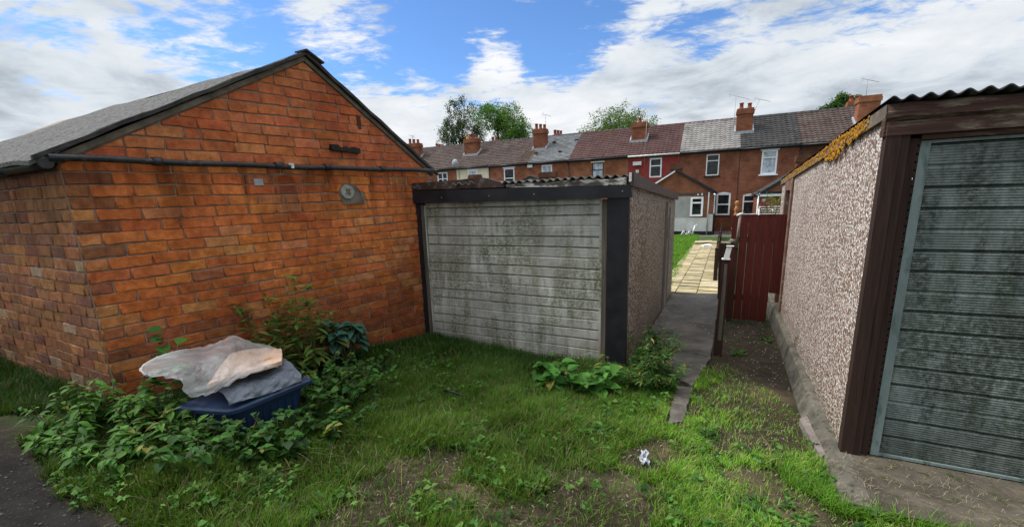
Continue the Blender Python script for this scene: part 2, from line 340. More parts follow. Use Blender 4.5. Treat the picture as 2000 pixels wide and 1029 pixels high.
# ================================================================== brick building (left)
def clip_poly(P, a, b, c):            # keep a*s+b*z<=c
    out = []
    for i in range(len(P)):
        p, q = P[i], P[(i+1) % len(P)]; dp = a*p[0]+b*p[1]-c; dq = a*q[0]+b*q[1]-c
        if dp <= 0: out.append(p)
        if (dp < 0) != (dq < 0) and abs(dp-dq) > 1e-9:
            t = dp/(dp-dq); out.append((p[0]+t*(q[0]-p[0]), p[1]+t*(q[1]-p[1])))
    return out
def brick_wall(mb, pt, s0, s1, z0, z1, pick, clips=(), bl=.252, ch=.0893, seed=1, holes=()):
    R_ = random.Random(seed); row = 0; z = z0
    while z < z1-.02:
        wav = lambda s, r=row: .004*math.sin(s*2.1+r*.7)+.003*math.sin(s*5+r)
        s = s0; first = (.5 if row % 2 else 1.)
        while s < s1-.03:
            w = bl*(first if first else 1)*R_.uniform(.94, 1.05); first = None
            if R_.random() < .05: w *= .5
            e = min(s+w, s1)
            if s1-e < .06: e = s1
            g = .0042
            P = [(s+g*R_.uniform(.6, 1.4), z+g), (e-g*R_.uniform(.6, 1.4), z+g), (e-g*R_.uniform(.6, 1.4), min(z+ch, z1)-g), (s+g*R_.uniform(.6, 1.4), min(z+ch, z1)-g)]
            P = [(a+R_.uniform(-.002, .002), b+wav(a)+R_.uniform(-.0025, .0025)) for a, b in P]
            for c in clips: P = clip_poly(P, *c) if len(P) > 2 else P
            if len(P) > 2:
                ar = abs(sum(P[i][0]*P[(i+1) % len(P)][1]-P[(i+1) % len(P)][0]*P[i][1] for i in range(len(P))))/2
                cx = sum(p[0] for p in P)/len(P); cz = sum(p[1] for p in P)/len(P)
                if ar > .0012 and not any(abs(cx-h[0]) < h[2] and abs(cz-h[1]) < h[3] for h in holes):
                    Q = []
                    for i in range(len(P)):
                        a, b = P[i], P[(i+1) % len(P)]; Q.append(a); dl = math.hypot(b[0]-a[0], b[1]-a[1]); k = int(dl/.06)
                        for j in range(1, k+1):
                            t = j/(k+1); Q.append((a[0]+t*(b[0]-a[0])+R_.uniform(-.0028, .0028), a[1]+t*(b[1]-a[1])+R_.uniform(-.0028, .0028)))
                    pr = R_.uniform(.006, .014); tx, tz = R_.uniform(-.014, .014), R_.uniform(-.03, .03)
                    def ins(p, k):
                        dx, dz = cx-p[0], cz-p[1]; l = math.hypot(dx, dz)+1e-6; return (p[0]+dx/l*k, p[1]+dz/l*k)
                    c = pick(cx, cz, R_)
                    A = [mb.vert(*pt(p[0], p[1], -.02)) for p in Q]
                    B = [mb.vert(*pt(p[0], p[1], pr-.006)) for p in Q]
                    C = []
                    for p in Q:
                        q = ins(p, .007); C.append(mb.vert(*pt(q[0], q[1], pr+(q[0]-cx)*tx+(q[1]-cz)*tz)))
                    n = len(Q)
                    for i in range(n):
                        j = (i+1) % n; mb.face((A[i], A[j], B[j], B[i]), c); mb.face((B[i], B[j], C[j], C[i]), c, True)
                    mb.face(C, c)
            s = e
        z += ch; row += 1
def jc(c, R_, k=.14):
    f = R_.uniform(1-k, 1+k); return (c[0]*f*R_.uniform(.96, 1.04), c[1]*f*R_.uniform(.9, 1.1), c[2]*f*R_.uniform(.9, 1.1))
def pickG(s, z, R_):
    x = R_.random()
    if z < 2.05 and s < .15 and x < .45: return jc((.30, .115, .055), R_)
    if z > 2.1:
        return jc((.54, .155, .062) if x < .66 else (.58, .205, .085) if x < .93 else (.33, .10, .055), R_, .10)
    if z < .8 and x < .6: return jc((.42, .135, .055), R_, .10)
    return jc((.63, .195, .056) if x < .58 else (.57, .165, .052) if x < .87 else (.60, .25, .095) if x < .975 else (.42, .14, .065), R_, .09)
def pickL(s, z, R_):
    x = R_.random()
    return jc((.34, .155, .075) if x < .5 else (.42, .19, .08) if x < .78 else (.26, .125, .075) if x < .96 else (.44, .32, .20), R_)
B0 = thing('brick_outhouse', 'old orange-red brick outhouse with a gabled felt roof, weeds growing along its foot', 'outhouse', FB.loc)
UR, ZR, UE = 1.83, 3.115, 3.30                      # ridge position, brick apex, far eave
ZE = 2.10
# wall body (mortar bed behind the bricks)
mb = MB(FB)
prof = [(0, -.35), (UE-.03, -.35), (UE-.03, ZE), (UR, ZR), (0, ZE)]
mb.extr_v(prof, .0, 5.5)
mb.build('wall', M['mortar'], B0)
clipsG = [(-(ZR-ZE)/UR, 1., ZE-.02), ((ZR-ZE)/(UE-UR), 1., ZR+(ZR-ZE)/(UE-UR)*UR-.02)]
gm = FB.px(676, 375)
holes = [(gm[0]+.02, gm[1]-.02, .10, .05)]
mb = MB(FB)
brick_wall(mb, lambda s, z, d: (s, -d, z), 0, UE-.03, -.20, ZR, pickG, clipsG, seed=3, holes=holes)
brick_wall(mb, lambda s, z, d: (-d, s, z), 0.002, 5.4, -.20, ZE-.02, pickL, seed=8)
mb.build('brickwork', M['brick'], B0)
# cement fillets under the verge
mb = MB(FB)
sl, sr = (ZR-ZE)/UR, (ZR-ZE)/(UE-UR)
mb.extr_v([(-.03, ZE-.02), (UR, ZR-.012), (UR, ZR+.03), (-.03, ZE+.028)], -.024, .02)
mb.extr_v([(UR, ZR-.012), (UE+.04, ZE-.045), (UE+.04, ZE+.0), (UR, ZR+.03)], -.025, .02)
mb.build('verge_fillet', M['cement'], B0)
# roof: left slope follows the ridge, which sags away from the gable
def ridge_at(px, py):
    P = on_plane(FB.o+FB.U*UR, FB.V, px, py); return float((P-FB.o-FB.U*UR)@FB.V), float(P[2])
rp = [(-.045, ZR+.075)]+[ridge_at(*q) for q in ((500, 135), (400, 160), (204, 213), (0, 283))]
rp += [(rp[-1][0]+2.5, rp[-1][1]-.1)]
rp = [(a, b) for a, b in rp if a < 9]
rv = [a for a, b in rp]; rz = [b for a, b in rp]
mb = MB(FB)
vmax = rv[-1]
rw = random.Random(4)
def slopeL(a, b):
    v = -.045+(vmax+.045)*(b**1.5); z1 = float(np.interp(v, rv, rz)); u = UR+(-.15-UR)*a; z = z1+(ZE+.005-z1)*a
    return (u, v, z+.010*math.sin(u*6+v*2.5)+.006*math.sin(v*9+u*3)-.004*(int(a*6) % 2))
mb.grid(slopeL, 36, 50)
def slopeL2(a, b): p = slopeL(a, b); return (p[0], p[1], p[2]-.028)
mb.grid(slopeL2, 36, 50)
ids = len(mb.v)
for a0 in range(36):                                   # verge edge and eave edge
    p, q = slopeL(a0/36, 0), slopeL((a0+1)/36, 0); mb.poly([p, q, (q[0], q[1], q[2]-.028), (p[0], p[1], p[2]-.028)])
for b0 in range(50):
    p, q = slopeL(1, b0/50), slopeL(1, (b0+1)/50); mb.poly([p, q, (q[0], q[1], q[2]-.028), (p[0], p[1], p[2]-.028)])
def slopeR(a, b):
    v = -.045+(vmax+.045)*b; z1 = float(np.interp(v, rv, rz)); u = UR+(UE+.10-UR)*a; return (u, v, z1+(ZE-.01-z1)*a)
mb.grid(slopeR, 10, 12)
roof = mb.build('roof', M['felt'], B0, fix=False)
mb = MB(FB)                                            # dark verge edging and ridge piece
def strip(u0, z0, u1, z1, t0, t1, v0, v1, n=12):
    for i in range(n):
        a, b = i/n, (i+1)/n; j = .006*math.sin(i*2.3); k = .006*math.sin((i+1)*2.3)
        A = (u0+(u1-u0)*a, z0+(z1-z0)*a+j); B_ = (u0+(u1-u0)*b, z0+(z1-z0)*b+k)
        mb.extr_v([(A[0], A[1]+t0), (B_[0], B_[1]+t0), (B_[0], B_[1]+t1), (A[0], A[1]+t1)], v0, v1)
strip(UR, ZR+.062, -.13, ZE+.022, -.026, .004, -.058, -.026)
strip(UR, ZR+.062, UE+.10, ZE-.02, -.024, .012, -.058, -.026)
mb.extr_v([(UR-.03, ZR+.060), (UR-.0, ZR+.068), (UR+.16, ZR-.016), (UR+.165, ZR+.0), (UR-.0, ZR+.086), (UR-.03, ZR+.074)], -.080, .05)
mb.build('verge_edging', mottled('dark_felt_edge', (.02, .019, .018), (.06, .056, .05), 8, .8, .4, .004), B0)
# gutters / pipe
mb = MB(FB)
pp = [(u, -.065-.004*math.sin(u*3), 2.118-.012*math.sin(u*.95)+.004*math.sin(u*7)) for u in np.linspace(-.06, UE+.02, 26)]
mb.tube(pp, .024, 12)
for u in (.52, 1.42, 1.9, 2.55): mb.tube([(u-.03, -.067, 2.112), (u+.03, -.067, 2.114)], .033, 12)
g = mb.build('gable_pipe', M['pipe'], B0)
mb = MB(FB); gl = []
mb.tube([(-.075, v, 2.082-.004*v) for v in np.linspace(-.06, 5.3, 30)], .040, 12)
mb.tube([(-.085, .7, 2.072), (-.085, .78, 2.076)], .047, 12)
mb.build('eaves_gutter', M['pipe'], B0)
mb = MB(FB); q = FB.px(557, 326); mb.box(q[0]-.012, q[0]+.012, -.112, -.10, 2.09, 2.135); mb.box(q[0]-.03, q[0]-.01, -.111, -.10, 2.12, 2.135)
mb.build('pipe_clip', M['whitepaint'], B0)
mb = MB(FB)                                            # cement patch with round plug
mb.poly([(gm[0]-.06, -.016, gm[1]-.13), (gm[0]+.20, -.016, gm[1]-.13), (gm[0]+.15, -.016, gm[1]+.02), (gm[0]+.09, -.016, gm[1]+.085), (gm[0]-.05, -.016, gm[1]+.09), (gm[0]-.10, -.016, gm[1]+.0)])
pa = mb.build('cement_patch', M['cement'], B0)
mb = MB(FB)
def disc(mb, cu, cz, r, v0, v1, n=26, wob=0.):
    mb.prism([(cu+r*(1+wob*math.sin(k*2.7))*math.cos(2*PI*k/n), v0, cz+r*(1+wob*math.sin(k*1.9))*math.sin(2*PI*k/n)) for k in range(n)], [(cu+r*.96*(1+wob*math.sin(k*2.7))*math.cos(2*PI*k/n), v1, cz+r*.96*(1+wob*math.sin(k*1.9))*math.sin(2*PI*k/n)) for k in range(n)])
disc(mb, gm[0], gm[1], .076, -.012, -.03, wob=.05)
plug = mb.build('round_plug', mottled('cast_cement_plug', (.22, .21, .18), (.34, .33, .29), 20, .9, .4, .003), B0)
mb = MB(FB)
mb.box(gm[0]-.020, gm[0]-.013, -.036, -.028, gm[1]-.03, gm[1]+.035)
disc(mb, gm[0]+.012, gm[1]+.018, .017, -.028, -.036, 12); disc(mb, gm[0]+.012, gm[1]-.015, .017, -.028, -.036, 12)
mb.build('cast_mark', M['cement'], B0)
mb = MB(FB)                                            # rusty iron bracket set in the wall
disc(mb, 2.03, 2.315, .03, -.02, -.05, 10, .2)
mb.extr_v([(1.99, 2.29), (2.31, 2.27), (2.31, 2.32), (2.24, 2.335), (2.20, 2.31), (2.15, 2.335), (2.10, 2.31), (2.06, 2.345), (1.99, 2.345)], -.055, .01)
mb.build('iron_bracket', mottled('burnt_iron', (.008, .007, .006), (.02, .016, .013), 12, .7, .6, .006), B0)
mb = MB(FB); q = FB.px(667, 218)
mb.extr_v([(q[0]-.06, q[1]-.06), (q[0]+.20, q[1]-.10), (q[0]+.20, q[1]-.05), (q[0]+.0, q[1]-.02)], -.006, .01)
mb.box(q[0]+.16, q[0]+.20, -.02, .01, q[1]-.16, q[1]-.02)
mb.build('scorched_bracket', mottled('rusty_stain', (.05, .02, .012), (.12, .04, .022), 14, .9, .6, .006), B0)
mb = MB(FB); q = FB.px(505, 356); mb.box(q[0]-.045, q[0]+.03, -.018, .01, q[1]-.03, q[1]+.03)
mb.build('metal_plate', M['metal'], B0)
# ================================================================== generic parts
def corrugated(mb, u0, u1, v0, v1, z0, z1, per, amp, th=.007, wob=.0, nv=2):
    n = int(round((u1-u0)/per*8))
    def top(i, j):
        u = u0+(u1-u0)*i/n; v = v0+(v1-v0)*j/nv
        return (u, v+wob*math.sin(u*9)*(1 if j == 0 else 0)+wob*.8*math.sin(u*31)*(1 if j == 0 else 0), z0+(z1-z0)*j/nv+amp*math.sin(2*PI*(u-u0)/per)+wob*.35*math.sin(u*4.3))
    A = [[mb.vert(*top(i, j)) for j in range(nv+1)] for i in range(n+1)]
    B_ = [[mb.vert(*(np.array(top(i, j))-[0, 0, th])) for j in range(nv+1)] for i in range(n+1)]
    for i in range(n):
        for j in range(nv):
            mb.face((A[i][j], A[i+1][j], A[i+1][j+1], A[i][j+1]), sm=True); mb.face((B_[i][j], B_[i][j+1], B_[i+1][j+1], B_[i+1][j]), sm=True)
        mb.face((A[i][0], B_[i][0], B_[i+1][0], A[i+1][0]))
def door_panel(mb, u0, u1, z0, z1, nslat, v, phase=0, ribs=7, warp=.006):
    h = (z1-z0)/nslat; prof = []
    for k in range(nslat):
        zt = z1-k*h; deep = .020 if (k+phase) % 3 != 0 else .004
        prof += [(zt, v+deep), (zt-.004, v+deep), (zt-.011, v)]
        body = h-.018
        for j in range(ribs):
            a = zt-.013-body*j/ribs; w = body/ribs
            prof += [(a, v-.0005), (a-w*.3, v-.0022), (a-w*.55, v-.0022), (a-w*.8, v-.0)]
    prof.append((z0, v))
    nu = 24
    ids = [[mb.vert(u0+(u1-u0)*i/nu, vv+warp*math.sin(i/nu*PI*1.3+zz*2)*math.sin(zz*3.1+1), zz+.003*math.sin(i/nu*7+zz*5)) for i in range(nu+1)] for zz, vv in prof]
    for a in range(len(prof)-1):
        for i in range(nu): mb.face((ids[a][i], ids[a][i+1], ids[a+1][i+1], ids[a+1][i]))
# ================================================================== middle garage
G0 = thing('garage', 'low pebbledashed garage with weathered grey ribbed door, black posts and sagging roof edge', 'garage', FG.loc)
WG, DG = 2.80, 4.50
mb = MB(FG)                                            # shell: right side panel, left side, rear
mb.extr_u([(.05, -.35), (DG, -.45), (DG, 1.66), (.05, 1.86)], .012, .08)
mb.build('side_wall', M['pebG'], G0)
mb = MB(FG)
mb.extr_u([(.06, -.3), (DG, -.4), (DG, 1.60), (.06, 1.80)], WG-.10, WG-.02)
mb.build('side_wall', M['concrete'], G0); mb = MB(FG); mb.box(.08, WG-.10, DG-.08, DG-.005, -.4, 1.6)
mb.build('rear_wall', M['concrete'], G0)
mb = MB(FG)
mb.box(0, .216, -.02, .05, -.3, 1.72); mb.build('post', M['black'], G0)
mb = MB(FG); mb.box(2.575, 2.80, -.02, .05, -.3, 1.72); mb.build('post', M['black'], G0)
mb = MB(FG); mb.box(.218, .272, .0, .07, -.3, 1.70); mb.build('door_jamb', M['framewood'], G0)
mb = MB(FG); mb.box(2.53, 2.573, .0, .07, -.3, 1.70); mb.build('door_jamb', M['framewood'], G0)
mb = MB(FG)
mb.extr_v([(-.035, 1.712), (2.835, 1.716), (2.835, 1.872), (1.4, 1.850), (-.02, 1.826)], -.055, .01)
mb.build('fascia', M['black'], G0)
mb = MB(FG)
for u in (.06, 1.0, 1.55, 2.2): mb = MB(FG); disc(mb, u, 1.775, .006, -.055, -.059, 8); mb.build('screw', M['metal'], G0)
mb = MB(FG)
dr = door_panel(mb, .30, 2.505, -.045, 1.655, 15, .035, 1)
DO = mb.build('door', M['doorG'], G0, fix=False)
mb = MB(FG)
mb.box(.275, .30, .012, .045, -.14, 1.69); mb.box(2.505, 2.528, .012, .045, -.08, 1.69); mb.box(.302, 2.503, .014, .045, 1.657, 1.725); mb.extr_v([(.302, -.14), (2.503, -.08), (2.503, -.047), (.302, -.047)], .018, .05)
mb.build('door_edging', M['doorG'], G0)
# roof edge: torn brown capping on the left half, weathered board + corrugated sheets on the right half
mb = MB(FG)
top = [(2.835, 1.965), (2.3, 1.963), (1.9, 1.972), (1.68, 1.985), (1.55, 1.965), (1.46, 1.935), (1.36, 1.90)]
bot = [(1.36, 1.862), (1.6, 1.866), (2.0, 1.868), (2.4, 1.875), (2.835, 1.876)]
mb.extr_v(top+bot, -.045, -.005)
mb.build('roof_edge_capping', M['brownplastic'], G0)
mb = MB(FG)
top = [(1.345, 1.888), (1.1, 1.899), (.9, 1.888), (.62, 1.902), (.35, 1.904), (.2, 1.892), (.03, 1.908)]
mb.extr_v(top+[(.03, 1.832), (.7, 1.842), (1.345, 1.858)], -.035, .0)
mb.build('roof_edge_board', M['flakewood'], G0)
mb = MB(FG)
corrugated(mb, .03, WG, -.045, DG+.05, 1.922, 1.70, .086, .015, wob=.012)
mb.build('roof', M['fibro'], G0, fix=False)
mb = MB(FG)
mb.extr_u([(-.06, 1.815), (4.35, 1.60), (4.35, 1.705), (1.2, 1.868), (-.06, 1.952)], -.05, -.028)
mb.build('side_fascia', M['brownplastic'], G0)
mb = MB(FG); mb.box(-.026, -.001, -.062, -.05, 1.86, 1.945); mb.build('fascia_end', M['whitepaint'], G0)
mb = MB(FG)
mb.box(-.025, .010, 3.02, 3.12, -.4, 1.60); mb.box(-.025, .010, 3.38, 3.47, -.4, 1.60); mb.box(-.025, .01, 3.122, 3.378, 1.50, 1.58)
mb.build('side_door_frame', M['greywood'], G0)
mb = MB(FG); mb.box(-.012, .009, 3.122, 3.378, -.38, 1.498); mb.build('side_door', M['greywood'], G0)
mb = MB(FG); mb.box(-.03, -.013, 3.085, 3.115, 1.0, 1.35); mb.build('hinge', M['pipe'], G0)
# ================================================================== right garage
R0 = thing('garage', 'tall pebbledashed garage with teal ribbed door, brown timber header and orange lichen', 'garage', FR.loc)
mb = MB(FR)
roofz = lambda v: 2.195-.0635*v
mb.extr_u([(.06, -.05), (3.64, -.05), (3.64, roofz(3.64)-.06), (.06, roofz(.06)-.06)], .002, .08)
mb.build('side_wall', M['pebR'], R0); mb = MB(FR)
mb.extr_u([(4.42, -.05), (5.0, -.05), (5.0, roofz(5.0)-.06), (4.42, roofz(4.42)-.06)], .002, .08)
mb.build('side_wall', M['pebR'], R0)
mb = MB(FR); mb.box(2.55, 2.63, .05, 5.0, -.05, 1.85); mb.build('side_wall', M['concrete'], R0); mb = MB(FR); mb.box(.08, 2.55, 4.92, 4.995, -.05, 1.8); mb.build('rear_wall', M['concrete'], R0)
mb = MB(FR)
mb.extr_u([(-.02, roofz(0)-.075), (5.05, roofz(5.05)-.075), (5.05, roofz(5.05)-.0), (-.02, roofz(0)-.0)], -.022, .0015)
mb.build('side_capping', M['cement'], R0)
# lichen clumps along the capping
mb = MB(FR); rl = random.Random(12)
for i in range(520):
    v = rl.choice([rl.gauss(1.15, .22), rl.gauss(1.7, .3), rl.gauss(2.5, .35), rl.gauss(.55, .12), rl.gauss(3.6, .5), rl.uniform(.2, 4.9)]); v = min(max(v, .3), 4.7)
    big = math.exp(-((v-1.2)/.5)**2); z = roofz(v)-rl.uniform(-.005, .075+.07*big); s = rl.uniform(.006, .015+.010*big)
    lat, lon = 5, 7; c = rl.uniform(.8, 1.15)
    ids = []
    for a in range(lat+1):
        th = PI*a/lat; ids.append([mb.vert(-.022-.55*s*math.sin(th)*max(math.cos(2*PI*b/lon), -.3)*rl.uniform(.8, 1.2), v+s*1.2*math.sin(th)*math.sin(2*PI*b/lon)*rl.uniform(.8, 1.2), z+s*math.cos(th)) for b in range(lon)])
    for a in range(lat):
        for b in range(lon): mb.face((ids[a][b], ids[a][(b+1) % lon], ids[a+1][(b+1) % lon], ids[a+1][b]), (c, c, c), True)
mb.build('lichen', M['lichen'], R0, fix=False)
# front timbers
mb = MB(FR)
mb.box(-.008, .058, -.045, .03, .0, 2.02); mb.box(.060, .100, -.038, .03, .0, 2.02); mb.box(.102, .142, -.015, .05, .0, 2.0)
mb.build('post', M['browntimber'], R0)
mb = MB(FR)                                            # slatted inner jamb
for k in range(44): mb.box(.1425, .154, -.010, .03, .03+k*.045, .03+k*.045+.034)
mb.build('slotted_jamb', M['browntimber'], R0)
mb = MB(FR)
n = 60; tp, bt = [], []
for i in range(n+1):
    u = -.02+2.75*i/n; tp.append((u, 2.196+.004*math.sin(u*9)+.003*math.sin(u*23))); bt.append((u, 2.095+.006*math.sin(u*5+1)+.003*math.sin(u*31)))
for i in range(n):
    for (za, zb, zc, zd, va, vb) in ((bt[i][1], bt[i+1][1], tp[i+1][1], tp[i][1], -.055-.006*math.sin(i*.9), -.055-.006*math.sin((i+1)*.9)),):
        m1, m2 = (za+zd)/2-.008*math.sin(i*.5), (zb+zc)/2-.008*math.sin((i+1)*.5)
        u0, u1 = bt[i][0], bt[i+1][0]
        mb.poly([(u0, va+.02, za), (u1, vb+.02, zb), (u1, vb, zb+.018), (u0, va, za+.018)]); mb.poly([(u0, va, za+.018), (u1, vb, zb+.018), (u1, vb-.004, m2), (u0, va-.004, m1)])
        mb.poly([(u0, va-.004, m1), (u1, vb-.004, m2), (u1, vb+.012, zc-.012), (u0, va+.012, zd-.012)]); mb.poly([(u0, va+.012, zd-.012), (u1, vb+.012, zc-.012), (u1, vb+.05, zc), (u0, va+.05, zd)])
mb.box(-.02, 2.73, -.03, .04, 2.02, 2.18)
mb.build('header_beam', M['browntimber_h'], R0, fix=False)
mb = MB(FR); mb.extr_v([(-.010, 2.0215), (2.73, 2.0215), (2.73, 2.094), (-.010, 2.094)], -.048, -.0305)
mb.box(.155, 2.3, -.02, .03, 1.990, 2.020)
mb.build('header_board', M['browntimber_h'], R0)
mb = MB(FR)
door_panel(mb, .205, 2.30, .03, 1.968, 16, .012, 2, ribs=7, warp=.001)
mb.build('door', M['doorR'], R0, fix=False)
mb = MB(FR); mb.box(.158, .203, -.006, .03, .012, 1.985); mb.box(.205, 2.3, -.002, .03, 1.970, 1.986); mb.box(.205, 2.3, -.002, .03, .012, .029)
mb.build('door_edging', mottled('teal_paint', (.11, .145, .135), (.20, .245, .23), 4, .6, .2, .003, c3=(.07, .10, .09), sc=(1, 1, .4)), R0)
mb = MB(FR); corrugated(mb, -.03, 2.75, -.085, 5.1, 2.218, 1.892, .0765, .0115, nv=3, wob=.004); mb.build('roof', M['fibrodark'], R0, fix=False)
mb = MB(FR)
mb.box(-.02, .07, 3.645, 3.80, .0, roofz(3.7)-.078); mb.box(-.02, .07, 4.30, 4.415, .0, roofz(4.3)-.078); mb.box(-.018, .07, 3.802, 4.298, 1.72, 1.86)
mb.build('side_door_frame', mottled('worn_brown_frame', (.10, .045, .03), (.19, .11, .08), 5, .8, .4, .004, c3=(.28, .22, .18)), R0)
mb = MB(FR); mb.box(.03, .07, 3.81, 4.29, .02, 1.70); mb.build('side_door', M['browntimber'], R0)
# slab and kerb of the right garage
mb = MB(FR)
def uvR(P): r = P-FR.o; return float(r@FR.U), float(r@D)
kb = [(-.60, -.10, -.105), (-.35, -.095, -.11)]
for q in ((1600, 892), (1578, 845), (1560, 795), (1543, 740), (1527, 690), (1514, 645), (1506, 612)):
    u, v = uvR(gp(*q)); kb.append((v, -.060+.004*math.sin(v*5), min(u, -.075)-.01))
kb.sort(); kb.append((5.1, -.058, -.09))
for (va, ta, ba), (vb_, tb_, bb) in zip(kb[:-1], kb[1:]):
    pa_ = FR.p(ba, va, 0); pb_ = FR.p(bb, vb_, 0); za, zb_ = gz(pa_[0], pa_[1]), gz(pb_[0], pb_[1])
    def sec(v, t, b, z): return [(b-.02, v, z-.25), (.05, v, z-.25), (.05, v, .008), (t+.02, v, .010), (t, v, -.010), (b, v, z+.01)]
    mb.prism(sec(va, ta, ba, za), sec(vb_, tb_, bb, zb_))
struct(mb.build('concrete_kerb', M['kerb'], loc=FR.loc))
mb = MB(FR); mb.poly([(.051, -.60, .004), (4.2, -.60, .004), (4.2, 5.0, .004), (.051, 5.0, .004)]); mb.poly([(.051, -.60, .004), (.051, -.60, -.3), (4.2, -.60, -.3), (4.2, -.60, .004)])
struct(mb.build('concrete_slab', M['slabdirt'], loc=FR.loc, fix=False))
mb = MB(); a, b, c, d = gp(1560, 828), gp(1588, 815), gp(1622, 890), gp(1600, 905)
mb.prism([(p[0], p[1], p[2]-.05) for p in (a, b, c, d)], [(p[0]+.01*math.sin(i*3), p[1], p[2]+.05) for i, p in enumerate((a, b, c, d))])
tag(mb.build('stone_slab', mottled('mossy_stone', (.15, .12, .11), (.25, .215, .20), 6, .9, .5, .006, c3=(.07, .08, .03)), loc=tuple(a)), 'small loose stone slab leaning against the concrete kerb of the teal-doored garage', 'slab')
# ================================================================== gate, posts
gw = gp(1460, 627); FGt = Fr((gw[0], gw[1]), L, D)
GT = thing('garden_gate', 'dark red boarded garden gate across the soil strip, one short plank at its right', 'gate', (gw[0], gw[1], gw[2]))
mb = MB(FGt); edges = [.312, .205, .098, -.012, -.120, -.235]
for i in range(5):
    a, b = edges[i], edges[i+1]; s0 = .0045 if i in (1, 2) else .0015
    mb.extr_v([(a-s0, gw[2]+.015+.01*(i % 2)), (a-s0, 1.385+.004*(i % 3)), (b+.002, 1.388+.004*((i+1) % 2)), (b+.002, gw[2]+.02)], -.012+.002*(i % 2), .012)
mb.extr_v([(-.237, .25), (-.237, 1.392), (-.385, 1.388), (-.385, .245)], -.012, .012)
mb.build('gate_boards', M['gate'], GT)
for ua_, za_ in ((-.38, .98), (-.24, .10)): mb = MB(FGt); mb.box(ua_, .31, .0125, .045, za_, za_+.09); mb.build('gate_rail', M['gate'], GT)
mb = MB(FGt); q = 1.41; mb.box(-.22, .20, -.02, .03, 1.396, 1.402); mb.build('gate_capping', M['whitepaint'], GT)
pw = gp(1401, 693); FP = Fr((pw[0], pw[1]), L, D)
P0 = thing('gate_post', 'leaning brown timber post with a white painted bracket between the two paths', 'post', (pw[0], pw[1], pw[2]))
mb = MB(FP); z0 = pw[2]
mb.prism([(.05, -.045, z0-.2), (-.045, -.045, z0-.2), (-.045, .05, z0-.2), (.05, .05, z0-.2)], [(.022, -.04, .985), (-.052, -.04, .985), (-.052, .04, .985), (.022, .04, .985)])
mb.build('post_body', M['browntimber'], P0)
mb = MB(FP); mb.prism([(.012, -.048, z0+.2), (-.030, -.048, z0+.2), (-.030, -.043, z0+.2), (.012, -.043, z0+.2)], [(-.004, -.046, .94), (-.036, -.046, .94), (-.036, -.040, .94), (-.004, -.040, .94)])
mb.build('post_strip', M['framewood'], P0)
mb = MB(FP); mb.box(-.058, .028, -.05, .05, .987, .995); mb.prism([(.012, -.045, .996), (-.045, -.045, .996), (-.045, .02, .996), (.012, .02, .996)], [(-.018, -.04, 1.135), (-.066, -.04, 1.135), (-.066, .02, 1.135), (-.018, .02, 1.135)])
mb.box(-.085, -.010, -.045, .03, 1.136, 1.141)
mb.build('post_bracket', M['whitepaint'], P0)
hp = gp(1421, 627); FH = Fr((hp[0], hp[1]), L, D)
P1 = thing('fence_post', 'thin grey metal post with a white knob at the hinge side of the red gate', 'post', (hp[0], hp[1], hp[2]))
mb = MB(FH); mb.tube([(-.035, -.045, .92), (-.055, -.05, 1.385)], [.020, .018], 10); mb.build('post_shaft', M['greywood'], P1)
mb = MB(FH); mb.tube([(-.01, -.05, 1.385), (-.055, -.055, 1.405), (-.09, -.055, 1.418)], [.015, .02, .010], 8); mb.build('post_knob', M['whitepaint'], P1)
mb = MB(FH); mb.prism([(.02, .0, hp[2]-.1), (-.03, .0, hp[2]-.1), (-.03, -.03, hp[2]-.1), (.02, -.03, hp[2]-.1)], [(-.01, .0, .93), (-.06, .0, .93), (-.06, -.03, .93), (-.01, -.03, .93)]); mb.build('post_stump', M['browntimber'], P1)
mb = MB(FH); a = FH.px(1401, 583, .15); b = FH.px(1418, 475, .15)
mb.extr_v([(a[0], a[1]), (a[0]-.115, a[1]), (b[0]-.01, b[1]), (b[0]+.09, b[1])], .13, .17)
tag(mb.build('fence_board', M['browntimber'], loc=hp), 'dark brown board fixed upright behind the leaning brown post', 'board')
mb = MB(FH)
for i in range(12): mb.tube([(.07-.02*i/3+.02*random.random(), .05+.02*random.random(), .98+.03*random.random()), (.0+.05*random.random(), .06, .99+.05*random.random()), (-.05*random.random(), .04, .97+.06*random.random())], .006, 5)
tag(mb.build('frayed_rope', mottled('old_rope', (.2, .2, .16), (.34, .33, .27), 12, .95, .4, .004), loc=(hp[0], hp[1], .98)), 'frayed grey rope bundled on top of the dark brown board', 'rope')
# boundary fence going back to the houses
mb = MB(Fr((hp[0]+.17, hp[1]+.9), L, D)); fo = mb.fr
BF = thing('boundary_fence', 'low dark plank fence between the gardens, running back from the red gate to the houses', 'fence', (fo.o[0], fo.o[1], gz(fo.o[0], fo.o[1])))
for k in range(7):
    a = 3.0+k*2.2; p = fo.p(0, a, 0); q = fo.p(0, a+2.1, 0); za, zb = gz(p[0], p[1]), gz(q[0], q[1])
    mb = MB(fo); mb.extr_u([(a, za+.03), (a+2.1, zb+.03), (a+2.1, zb+.75), (a, za+.75)], -.012, .012)
    mb.build('fence_panel', M['browntimber'], BF)
    mb = MB(fo); mb.box(-.04, .04, a-.09, a-.01, za-.1, za+.80); mb.build('fence_post', M['browntimber'], BF)
